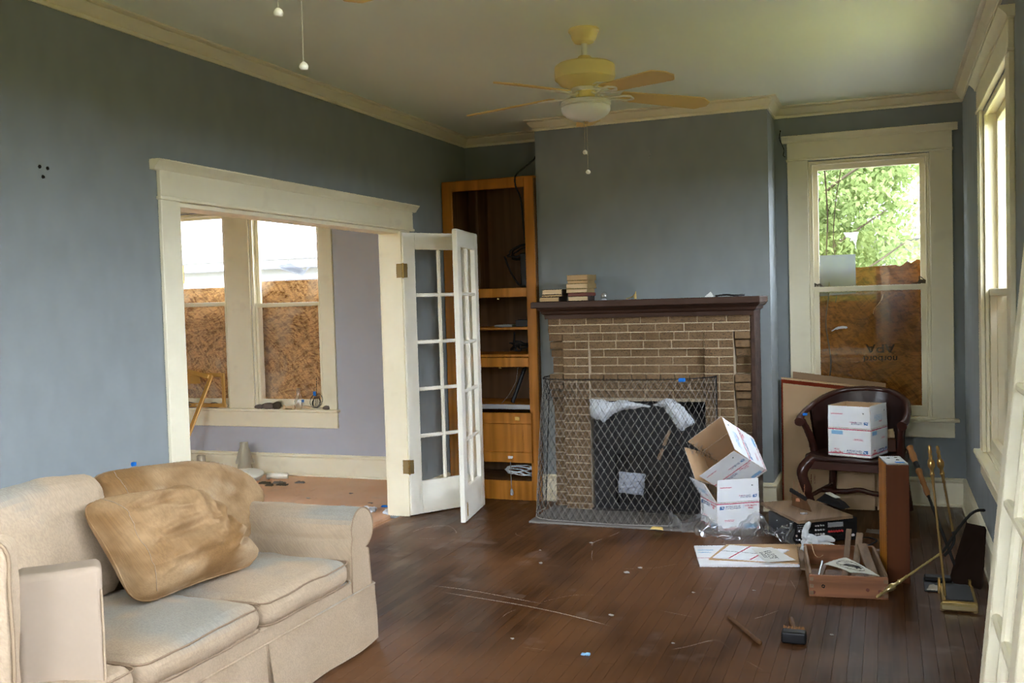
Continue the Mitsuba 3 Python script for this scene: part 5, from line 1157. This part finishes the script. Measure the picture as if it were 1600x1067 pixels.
film([(-1.315, 6.05, 0.06), (-1.20, 5.95, 0.09), (-1.06, 5.93, 0.06), (-0.92, 6.01, 0.04), (-0.78, 6.09, 0.05), (-0.66, 6.04, 0.05), (-0.55, 6.00, 0.03)], 0.20, 0.10, 2.0, 'crumpled clear plastic film around the foot of the lower carton')

# ------------------------------------------------------------------ fire irons and odds and ends at the right
kt = thing('fire_tool_stand', 'brass fire tool stand with a rectangular footed base', 'fire tool stand')
part(kt, 'base', rbox((0.222, 4.955, 0.012), (0.378, 5.26, 0.045), 0.008, 1), 'dull_brass')
part(kt, 'base_edge', cbox((0.214, 4.93, 0.004), (0.376, 4.957, 0.040), 0.008), 'pale_brass')
part(kt, 'base_plate', cbox((0.24, 4.97, 0.045), (0.362, 5.24, 0.050), 0.003), 'iron')
for x in (0.222, 0.362): part(kt, 'corner_post', cbox((x-.006, 5.22, 0.0), (x+.006, 5.25, 0.075), 0.002), 'dull_brass')
for x in (0.226, 0.366): part(kt, 'foot', lathe([(0, 0), (0.012, 0), (0.010, 0.012), (0, 0.012)], 12, (x, 4.955, 0)), 'pale_brass', 40)
handle = lambda: [(0, 0), (0.0055, 0), (0.008, 0.004), (0.0065, 0.02), (0.009, 0.045), (0.013, 0.050), (0.009, 0.056), (0.008, 0.075), (0.016, 0.088), (0.0175, 0.105), (0.012, 0.122), (0.007, 0.128), (0.009, 0.14), (0.0065, 0.150), (0.010, 0.160), (0.007, 0.172), (0.008, 0.184), (0.004, 0.192), (0, 0.194)]
def along(a, b):
    a, b = np.asarray(a, float), np.asarray(b, float); t = (b-a)/np.linalg.norm(b-a); s = np.cross([0, 1, 0], t); s /= np.linalg.norm(s); return frame(a, s, np.cross(t, s), t), np.linalg.norm(b-a)
def poker(key, label, a, b, tip=None, mat='brass'):
    k = thing(key, label, 'fire iron'); M, Ln = along(a, b)
    part(k, 'shaft', xf(lathe([(0, 0), (0.0055, 0), (0.0055, Ln-0.19), (0, Ln-0.19)], 12), M), mat, 40)
    part(k, 'handle', xf(lathe(handle(), 20), M @ frame((0, 0, Ln-0.194), (1, 0, 0), (0, 1, 0), (0, 0, 1))), mat, 40)
    if tip is not None: part(k, 'hook', tube(tip, 0.007, 8), 'iron', True)
    return k
poker('fire_tongs', 'left of two upright brass fire irons leaning over the tool stand', (0.240, 5.02, 0.050), (0.178, 5.06, 0.772), None, 'dull_brass')
poker('fire_poker', 'right of two upright brass fire irons, ending in a black hook', (0.285, 5.16, 0.33), (0.215, 5.10, 0.765), spline([(0.285, 5.16, 0.335), (0.290, 5.165, 0.29), (0.275, 5.16, 0.25), (0.245, 5.14, 0.215)], 5), 'dull_brass')
poker('fire_poker', 'brass poker lying with its handle on the crate edge', (0.225, 5.10, 0.235), (-0.070, 4.90, 0.050), spline([(0.225, 5.10, 0.235), (0.25, 5.12, 0.26), (0.30, 5.17, 0.33), (0.36, 5.22, 0.40), (0.40, 5.28, 0.415), (0.44, 5.35, 0.405)], 5), 'pale_brass')
k = thing('fire_shovel', 'long black fire tool with a turned wooden handle leaning behind the brass irons', 'fire iron')
a, b = np.array([0.335, 5.45, 0.01]), np.array([0.112, 6.22, 0.585]); t = b-a
part(k, 'shaft', tube([a, a+t*0.6], 0.0085, 8), 'iron', True)
M, Ln = along(a, b)
part(k, 'grip', xf(lathe([(0, 0), (0.012, 0), (0.017, 0.03), (0.013, 0.08), (0.016, 0.10), (0.014, 0.16), (0.020, 0.20), (0.013, 0.21), (0, 0.21)], 16), M @ frame((0, 0, Ln*0.60), (1, 0, 0), (0, 1, 0), (0, 0, 1))), 'grip_wood', 40)
part(k, 'ferrule', xf(lathe([(0, 0), (0.015, 0), (0.015, 0.06), (0, 0.06)], 14), M @ frame((0, 0, Ln*0.60+0.205), (1, 0, 0), (0, 1, 0), (0, 0, 1))), 'iron', 40)
part(k, 'grip', xf(lathe([(0, 0), (0.014, 0), (0.021, 0.05), (0.016, 0.11), (0.020, 0.13), (0, 0.135)], 16), M @ frame((0, 0, Ln*0.60+0.262), (1, 0, 0), (0, 1, 0), (0, 0, 1))), 'grip_wood', 40)
k = thing('ash_pan', 'dark metal ash shovel pan leaning on the right wall', 'shovel')
part(k, 'pan', hull([(x, y, z) for x, y, z in ((0.275, 5.44, 0.004), (0.42, 5.33, 0.004), (0.472, 5.62, 0.245), (0.39, 5.76, 0.230), (0.285, 5.45, 0.016), (0.43, 5.345, 0.016), (0.468, 5.63, 0.26), (0.385, 5.77, 0.245))]), 'rust', False)
one('dustpan', cat(cbox((0.155, 5.23, 0.002), (0.300, 5.48, 0.008), 0.002), cbox((0.16, 5.40, 0.008), (0.29, 5.47, 0.03), 0.006)), 'iron', 'low black metal plate on the floor beside the fire tool stand', 'plate')
one('spilled_ash', rag([(0.165, 5.24, 0.0085), (0.26, 5.25, 0.0085), (0.27, 5.33, 0.012), (0.18, 5.32, 0.012)], 0.008, 5, 14, 0.01), 'debris', 'pale splintered scrap on the black metal plate', 'scrap', True)
k = thing('hand_brush', 'black hearth brush lying on the floor at the front', 'brush')
part(k, 'block', rbox((-0.452, 4.285, 0.0), (-0.348, 4.345, 0.052), 0.010, 1), 'black_plastic')
part(k, 'bristles', cat(*[tube([(x, 4.338, 0.046), (x+rr.normal()*0.003, 4.345+rr.normal()*0.003, 0.060)], 0.0016, 4) for x in np.arange(-0.446, -0.352, 0.005)]), 'grip_wood', False, kind='stuff')
part(k, 'handle', tube(spline([(-0.405, 4.345, 0.025), (-0.412, 4.43, 0.022), (-0.425, 4.52, 0.014), (-0.44, 4.60, 0.012)], 6), [0.011]*6+[0.010]*6+[0.012]*6+[0.006], 10), 'dark_panel', True)
one('iron_stick', tube([(-0.715, 4.545, 0.010), (-0.60, 4.345, 0.012), (-0.535, 4.236, 0.010)], [0.008, 0.009, 0.011], 8), 'dark_panel', 'dark stick lying on the floor left of the hearth brush', 'stick', True)
one('bottle_cap', cat(cbox((-1.245, 3.895, 0), (-1.225, 3.912, 0.008), 0.003), cbox((-1.226, 3.896, 0), (-1.205, 3.912, 0.012), 0.003)), 'print_light_blue', 'tiny blue and white scrap on the bare floor near the front', 'scrap')
for i, (x, y, s) in enumerate(((-1.321, 5.274, .012), (-1.369, 5.16, .016), (-1.899, 5.228, .010), (-1.259, 4.436, .012), (-0.95, 4.9, .009), (-1.6, 4.0, .009), (-1.05, 5.62, .012), (-2.0, 5.5, .008), (-0.66, 5.02, .008), (-1.75, 5.75, .010), (-0.25, 4.45, .008), (-0.9, 4.15, .007))):
    one('debris_chip', jitter(trimesh.creation.icosphere(1, s).apply_transform(np.diag([1.2, 0.8, 0.35, 1])).apply_translation((x, y, s*0.33)), s*0.3, 90, i), 'debris', 'small pale chip of plaster on the bare wooden floor', 'debris', False, 'plaster chips on the floor')

# the loose glazed door leaning against the right wall, near the camera
k = thing('french_door', 'cream glazed door leaning against the right wall in the foreground', 'door')
yd = 3.20
p0, p1 = np.array([0.213, yd, 0.0]), np.array([0.411, yd, 2.02])
ez = (p1-p0)/np.linalg.norm(p1-p0); ex = np.array([0.0, -1.0, 0.0]); ey = np.cross(ez, ex)
leaf(k, frame(p0, ex, ey, ez), w=0.66, mat='trim_paint')

# ------------------------------------------------------------------ the next room
k = thing('gilt_picture', 'empty gilded wooden frame leaning against the left window of the next room', 'picture')
fa, fb = np.array([-6.13, 7.02, 0.03]), np.array([-5.93, 7.38, 0.93])
ez = fb-fa; FH = np.linalg.norm(ez); ez /= FH; ex = np.array([1.0, -0.0, 0.0]); ex -= ez*np.dot(ex, ez); ex /= np.linalg.norm(ex); ey = np.cross(ez, ex)
M = frame(fa-ex*0.62, ex, ey, ez)
for lo, hi in (((0, 0, 0), (0.045, 0.022, FH)), ((0.62, 0, 0), (0.665, 0.022, FH)), ((0.045, 0, FH-0.045), (0.62, 0.022, FH)), ((0.045, 0, 0), (0.62, 0.022, 0.045))):
    part(k, 'rail', xf(cbox(lo, hi, 0.006), M), 'gold_frame')
k = thing('gilt_picture', 'smaller gilded frame standing behind the larger frame on the window', 'picture')
M = frame((-6.36, 7.395, 0.62), (1, 0, 0), (0, 1, 0.0), (0, 0, 1))
for lo, hi in (((0, 0, 0), (0.035, 0.018, 0.32)), ((0.55, 0, 0), (0.585, 0.018, 0.32)), ((0.035, 0, 0.285), (0.55, 0.018, 0.32)), ((0.035, 0, 0), (0.55, 0.018, 0.035)), ((0.035, 0.004, 0.22), (0.30, 0.010, 0.285))):
    part(k, 'rail', xf(cbox(lo, hi, 0.004), M), 'gold_frame')
one('glass_bowl', lathe([(0, 0.014), (0.07, 0.010), (0.125, 0.030), (0.158, 0.062), (0.165, 0.082), (0.158, 0.092), (0.12, 0.104), (0.055, 0.110), (0.05, 0.118), (0.0, 0.118)], 40).apply_transform(rot(0.12, [1, 0.4, 0], (-5.30, 7.02, -0.004))), 'milk_glass', 'round white glass ceiling light bowl on the floor of the next room', 'glass bowl', 40)
def shade(x, y, z0, s, label):
    k = thing('tulip_lamp', label, 'lamp')
    part(k, 'shade', lathe([(0.034*s, 0.172*s), (0.036*s, 0.13*s), (0.048*s, 0.10*s), (0.068*s, 0.02*s), (0.075*s, 0), (0.071*s, 0), (0.064*s, 0.02*s), (0.044*s, 0.10*s), (0.031*s, 0.13*s), (0.030*s, 0.172*s)], 28, (x, y, z0)), 'dusty_glass', 40)
shade(-5.51, 7.30, 0.06, 1.0, 'frosted tulip glass lamp shade upside down on the floor behind the white bowl')
shade(-5.51, 7.30, 0.125, 1.1, 'frosted tulip glass lamp shade stacked on top of the other on the floor')
shade(-5.95, 7.24, 0.0, 1.1, 'dim frosted glass lamp shade by the skirting left of the stacked shades')
k = thing('lamp_chimney', 'clear glass lamp chimney standing on the window stool of the next room', 'lamp glass')
part(k, 'chimney', lathe([(0.026, 0.0), (0.030, 0.02), (0.040, 0.05), (0.038, 0.075), (0.026, 0.11), (0.020, 0.15), (0.019, 0.19)], 28, (-4.985, 7.425, 0.611)), 'film', 40)
part(k, 'label', cbox((-4.985, 7.392, 0.675), (-4.905, 7.394, 0.705), 0.0005), 'paper')
part(k, 'label_print', cbox((-4.935, 7.390, 0.678), (-4.908, 7.392, 0.702), 0.0005), 'print_blue')
k = thing('wire_basket', 'bent wire figure with a blue tag at the right end of the window stool', 'wire figure')
for i in range(5):
    t = np.linspace(0, 2*math.pi, 18); R_ = 0.045+0.006*i
    part(k, 'wire', tube(np.stack([-4.80+R_*np.cos(t)*math.cos(i*0.7), 7.425+0.3*R_*np.sin(t), 0.672+R_*np.sin(t)*0.9+0.004*i], -1), 0.0025, 5, closed=True), 'iron', True)
part(k, 'tag', cbox((-4.815, 7.398, 0.735), (-4.785, 7.402, 0.775), 0.001), 'blue_tape')
part(k, 'stem', tube([(-4.80, 7.43, 0.71), (-4.795, 7.43, 0.90)], 0.002, 5), 'iron', True)
for i, (x, w, h, mt, lb) in enumerate(((-5.42, .05, .035, 'stone', 'brown stone at the left of the window stool beside the mullion'), (-5.31, .075, .050, 'stone', 'largest dark stone on the window stool'), (-5.22, .045, .060, 'bark', 'dark lump behind the largest stone on the window stool'), (-4.70, .03, .03, 'stone', 'small dark stone at the right end of the window stool'))):
    one('stone', jitter(trimesh.creation.icosphere(2, 1.0).apply_transform(np.diag([w, 0.035, h*0.6, 1])).apply_translation((x, 7.425, 0.611+h*0.5)), 0.012, 22, i), mt, lb, 'stone', True)
one('dried_bone', cat(tube([(-5.13, 7.41, 0.625), (-5.04, 7.41, 0.625)], 0.007, 8), *[trimesh.creation.icosphere(1, 0.014).apply_translation((x, 7.41, z)) for x in (-5.135, -5.035) for z in (0.620, 0.637)]), 'page', 'pale bone shaped thing on the window stool', 'bone', True)
one('driftwood', tube(spline([(-5.14, 7.44, 0.622), (-5.0, 7.445, 0.63), (-4.88, 7.44, 0.622)], 5), 0.013, 8), 'page', 'pale stick lying along the window stool behind the lamp glass', 'stick', True)
for i, (x, w) in enumerate(((-6.20, .07), (-6.08, .09), (-5.93, .08), (-5.82, .05))):
    one('shell', jitter(trimesh.creation.icosphere(2, 1.0).apply_transform(np.diag([w, 0.03, 0.028, 1])).apply_translation((x, 7.425, 0.634)), 0.014, 25, 70+i), 'page' if i % 2 else 'stone', ('grey stone', 'pale shell')[i % 2]+' on the left window stool, '+('first', 'second', 'third', 'fourth')[i]+' from the left', 'shell', True)
k = thing('ceramic_pipe', 'small white cylinder lying on the floor by the white bowl', 'pipe')
part(k, 'tube', tube([(-5.20, 7.20, 0.032), (-5.02, 7.26, 0.032)], 0.028, 16), 'fan_white', True)
for i, (x, y, s) in enumerate(((-5.10, 7.02, .05), (-4.98, 7.06, .06), (-4.90, 7.00, .05), (-4.80, 7.12, .04), (-5.0, 6.95, .035))):
    one('leaf_litter', rag([(x-s, y-s*.5, 0.002), (x+s, y-s*.4, 0.002), (x+s, y+s*.5, 0.006), (x-s, y+s*.5, 0.006)], 0.012, 60+i, 10, 0.016), 'stone' if i % 2 else 'bark', 'heap of dark litter on the floor of the next room', 'litter', True, 'dark litter by the white bowl')
one('tape_scrap', cbox((-3.60, 6.395, 0.0), (-3.515, 6.43, 0.010), 0.003), 'blue_tape', 'blue scrap of tape on the floor behind the right jamb', 'tape')
k = thing('broken_cup', 'white and grey fragments on the floor beside the right jamb of the opening', 'fragments')
part(k, 'fragment', rag([(-3.68, 6.22, 0.002), (-3.57, 6.20, 0.002), (-3.56, 6.27, 0.02), (-3.67, 6.29, 0.025)], 0.018, 5, 12, 0.016), 'bag_white', True)
part(k, 'fragment', tube([(-3.60, 6.225, 0.018), (-3.55, 6.225, 0.018)], 0.016, 10), 'grey_plastic', True)
part(k, 'fragment', rag([(-3.48, 6.20, 0.002), (-3.41, 6.16, 0.002), (-3.41, 6.24, 0.03), (-3.47, 6.26, 0.02)], 0.014, 15, 12, 0.012), 'bag_white', True)
for i, (x, y) in enumerate(((-4.35, 6.55), (-4.62, 6.25), (-3.9, 6.35), (-3.75, 6.5), (-3.62, 6.05), (-4.1, 6.8))):
    one('debris_chip', jitter(trimesh.creation.icosphere(1, 0.012).apply_transform(np.diag([1.8, 0.8, 0.3, 1])).apply_translation((x, y, 0.004)), 0.004, 90, 20+i), 'debris' if i % 2 == 0 else 'stone', 'small chip of plaster on the floor of the next room', 'debris', False, 'chips on the floor of the next room')

# white film and twigs caught behind the rear window's panes
one('plastic_sheet', hull([(x, y, z) for x, z in ((-0.475, 1.50), (-0.215, 1.515), (-0.215, 1.80), (-0.475, 1.80)) for y in (7.50, 7.503)]), 'hazy_film', 'white plastic sheet stuck behind the lower left of the upper window pane', 'plastic sheet', False)
cable('vine_stem', [(-0.44, 7.56, 0.75), (-0.40, 7.56, 1.0), (-0.43, 7.53, 1.3), (-0.40, 7.50, 1.56), (-0.42, 7.56, 1.8), (-0.41, 7.60, 2.1), (-0.43, 7.62, 2.5)], 0.006, 'bark', 'dark climbing vine stem behind the left edge of the window by the chair', 'vine')
cable('vine_stem', [(-0.36, 7.55, 1.45), (-0.34, 7.52, 1.62), (-0.37, 7.58, 1.9), (-0.35, 7.6, 2.2), (-0.30, 7.62, 2.5)], 0.004, 'bark', 'thin second vine stem behind the window by the chair', 'vine')
one('peeling_tape', tube(spline([(-0.385, 7.415, 1.243), (-0.35, 7.412, 1.262), (-0.31, 7.412, 1.27), (-0.275, 7.415, 1.268)], 5), [0.004]*5+[0.010]*6+[0.010]*4+[0.004], 6), 'bag_white', 'curl of white tape on the lower pane of the window by the chair', 'tape', True)
cable('thin_root', [(-0.03, 7.413, 1.50), (-0.05, 7.412, 1.45), (-0.09, 7.412, 1.40), (-0.10, 7.413, 1.36)], 0.0022, 'page', 'thin pale root on the lower pane of the window by the chair', 'root')
cable('picture_wire', [(-0.715, 7.352, 2.72), (-0.722, 7.345, 2.66), (-0.708, 7.34, 2.62), (-0.69, 7.33, 2.57), (-0.695, 7.33, 2.53), (-0.68, 7.335, 2.52)], 0.0028, 'iron', 'bent wire hanging at the left end of the window head', 'wire')
one('torn_paper', cat(hull([(-5.38, 7.546, 1.94), (-5.12, 7.546, 1.97), (-4.93, 7.546, 1.86), (-4.98, 7.55, 1.82)]), hull([(-4.98, 7.546, 1.83), (-4.80, 7.55, 1.96), (-4.84, 7.546, 1.98), (-4.92, 7.546, 1.90)])), 'hazy_film', 'torn white film hanging behind the upper pane over the lamp glass', 'film', False)

# ------------------------------------------------------------------ outdoors
struct('ground_drive', box((-40, YD+WT, -0.72), (40, 40, -0.62)), 'gravel')
struct('ground', cat(*[box(a, b) for a, b in ( ((-40, -40, -0.72), (40, YS-WT, -0.62)), ((XR+WT, YS-WT, -0.72), (40, YD+WT, -0.62)), ((-40, YS-WT, -0.72), (DXW-WT, YD+WT, -0.62)), ((DXW-WT, YS-WT, -0.72), (XL-WT, DYS-WT, -0.62)))]), 'grass')
nh = thing('neighbour_house', 'pale sided neighbouring house with a low grey roof seen through the windows', 'house')
HY = 12.4
part(nh, 'wall', box((-20, HY+0.03, -0.62), (6.0, HY+7, 2.35)), 'siding')
for z in np.arange(-0.6, 2.2, 0.16): part(nh, 'siding_board', hull([(-20, HY+0.03, z), (6, HY+0.03, z), (-20, HY-0.012, z), (6, HY-0.012, z), (-20, HY+0.022, z+0.17), (6, HY+0.022, z+0.17)]), 'siding', False)
part(nh, 'fascia', box((-20.4, HY-0.55, 2.12), (6.4, HY-0.50, 2.34)), 'siding'); part(nh, 'soffit', box((-20.4, HY-0.52, 2.13), (6.4, HY+0.05, 2.16)), 'siding')
part(nh, 'gutter', box((-20.4, HY-0.64, 2.24), (6.4, HY-0.55, 2.34)), 'roofing')
for i in range(14):
    y0, z0 = HY-0.6+i*0.30, 2.34+i*0.10
    part(nh, 'roof_course', hull([(x, y, z) for x in (-20.4, 6.4) for y, z in ((y0, z0), (y0, z0+0.03), (y0+0.33, z0+0.11), (y0+0.33, z0+0.08))]), 'roofing', False)
for a, b in ((-9.5, -7.2), (-2.6, -1.4), (0.6, 2.2)):
    w = part(nh, 'window', cat(box((a-0.1, HY-0.05, 1.05), (b+0.1, HY-0.01, 1.95)), ), 'siding', False)
    part(w, 'pane', box((a, HY-0.06, 1.55), (b, HY-0.045, 1.88)), 'far_glass', False)
    part(w, 'pane', box((a, HY-0.06, 1.12), (b, HY-0.045, 1.50)), 'far_glass', False)

def tree(label, base, crowns, n, seed, size=0.06, branches=(), group=None):
    k = thing('tree', label, 'tree', group); g = np.random.default_rng(seed); base = np.array(base, float)
    c0_ = np.mean([c[0] for c in crowns], axis=0)
    part(k, 'trunk', tube(spline([base, base*0.5+np.array(c0_)*0.5+(0.15, 0.1, -0.4), c0_], 8), np.linspace(0.13, 0.05, 17), 10), 'bark', True)
    for b in branches: part(k, 'branch', tube(spline(b, 6), np.linspace(0.022, 0.006, len(b)*6-5), 6), 'bark', True)
    for mat, frac, nm in (('leaf', 0.75, 'foliage'), ('leaf_dark', 0.25, 'dark_foliage')):
        N = int(n*frac); w = np.array([np.prod(c[1]) for c in crowns]); idx = g.choice(len(crowns), N, p=w/w.sum())
        d = g.normal(size=(N, 3)); d /= np.linalg.norm(d, axis=1, keepdims=True); r_ = g.uniform(0.15, 1, N)**0.45
        pos = np.array([crowns[i][0] for i in idx])+d*r_[:, None]*np.array([crowns[i][1] for i in idx])
        clump = meshkit.fbm(pos*2.2, 3, seed); pos = pos[clump > 0.47]; N = len(pos)
        a = g.normal(size=(N, 3)); a[:, 2] -= 0.5; a /= np.linalg.norm(a, axis=1, keepdims=True); b = np.cross(a, g.normal(size=(N, 3))); b /= np.linalg.norm(b, axis=1, keepdims=True)
        s = size*g.uniform(0.6, 1.3, N)[:, None]
        v = np.stack([pos, pos+a*s*0.45+b*s*0.32, pos+a*s, pos+a*s*0.45-b*s*0.32], 1).reshape(-1, 3)
        f = (np.arange(N)*4)[:, None, None]+np.array([[0, 1, 2], [0, 2, 3]])
        m = trimesh.Trimesh(v, f.reshape(-1, 3), process=False); part(k, nm, m, mat, False, kind='stuff')
    return k
tree('leafy green tree close behind the window by the chair', (-0.9, 10.2, -0.65), [((-0.75, 9.6, 2.6), (0.95, 0.9, 1.2)), ((-0.25, 9.9, 2.1), (0.65, 0.7, 0.8)), ((-0.9, 9.4, 1.8), (0.5, 0.6, 0.6)), ((-0.1, 9.6, 3.0), (0.75, 0.8, 0.5))], 30000, 4, 0.062,
     [[(-1.0, 9.5, 1.2), (-0.75, 9.1, 1.7), (-0.60, 9.05, 2.3), (-0.20, 9.0, 2.62), (0.05, 9.0, 2.7), (0.12, 9.05, 3.05)], [(-0.9, 9.4, 1.5), (-0.5, 9.2, 1.9), (0.0, 9.3, 2.25)], [(-0.85, 9.3, 1.4), (-0.3, 9.2, 1.65), (0.15, 9.3, 1.95)], [(-1.0, 9.3, 1.2), (-0.98, 9.2, 2.0), (-0.95, 9.2, 3.2)]])

def bush(c, r, seed):
    m = trimesh.creation.icosphere(4, 1.0); v = m.vertices; m.vertices = v*(1+0.35*(meshkit.fbm(v*3+seed, 4, seed)[:, None]-0.5)*2)*np.array(r)+np.array(c); return m
hb = [bush((x, -9.0-0.6*(i % 2), 0.4), (1.8, 1.0, 2.75+0.2*(i % 3)), i) for i, x in enumerate(np.arange(-14, 10, 2.4))]  # unseen bushes, added to block the low sky outside the windows
hb += [bush((7.9+0.5*(i % 2), y, 0.2), (1.0, 1.8, 2.15+0.25*(i % 3)), 20+i) for i, y in enumerate(np.arange(-3, 12, 2.6))]
hb += [bush((-2.1, 9.4, 1.2), (1.25, 0.8, 3.0), 77)]  # unseen shrub, added to keep rear window light off the right wall
one('light_block_hedge', cat(*hb), 'light_block_hedge', 'unseen green foliage added around the house to block low sky', 'light_block_hedge', True, kind='stuff')
for x0 in (-0.50, 0.235):
    one('twig_debris', cat(*[tube(spline([(x0+rr.normal()*0.03, 7.40+rr.normal()*0.008, 1.572), (x0+rr.normal()*0.03, 7.40, 1.583+abs(rr.normal())*0.012), (x0+rr.normal()*0.04, 7.40, 1.572)], 4), 0.0035, 5) for _ in range(9)]), 'bark', 'clump of dark twigs on the %s end of the meeting rail of the window by the chair' % ('left' if x0 < 0 else 'right'), 'twigs', True)
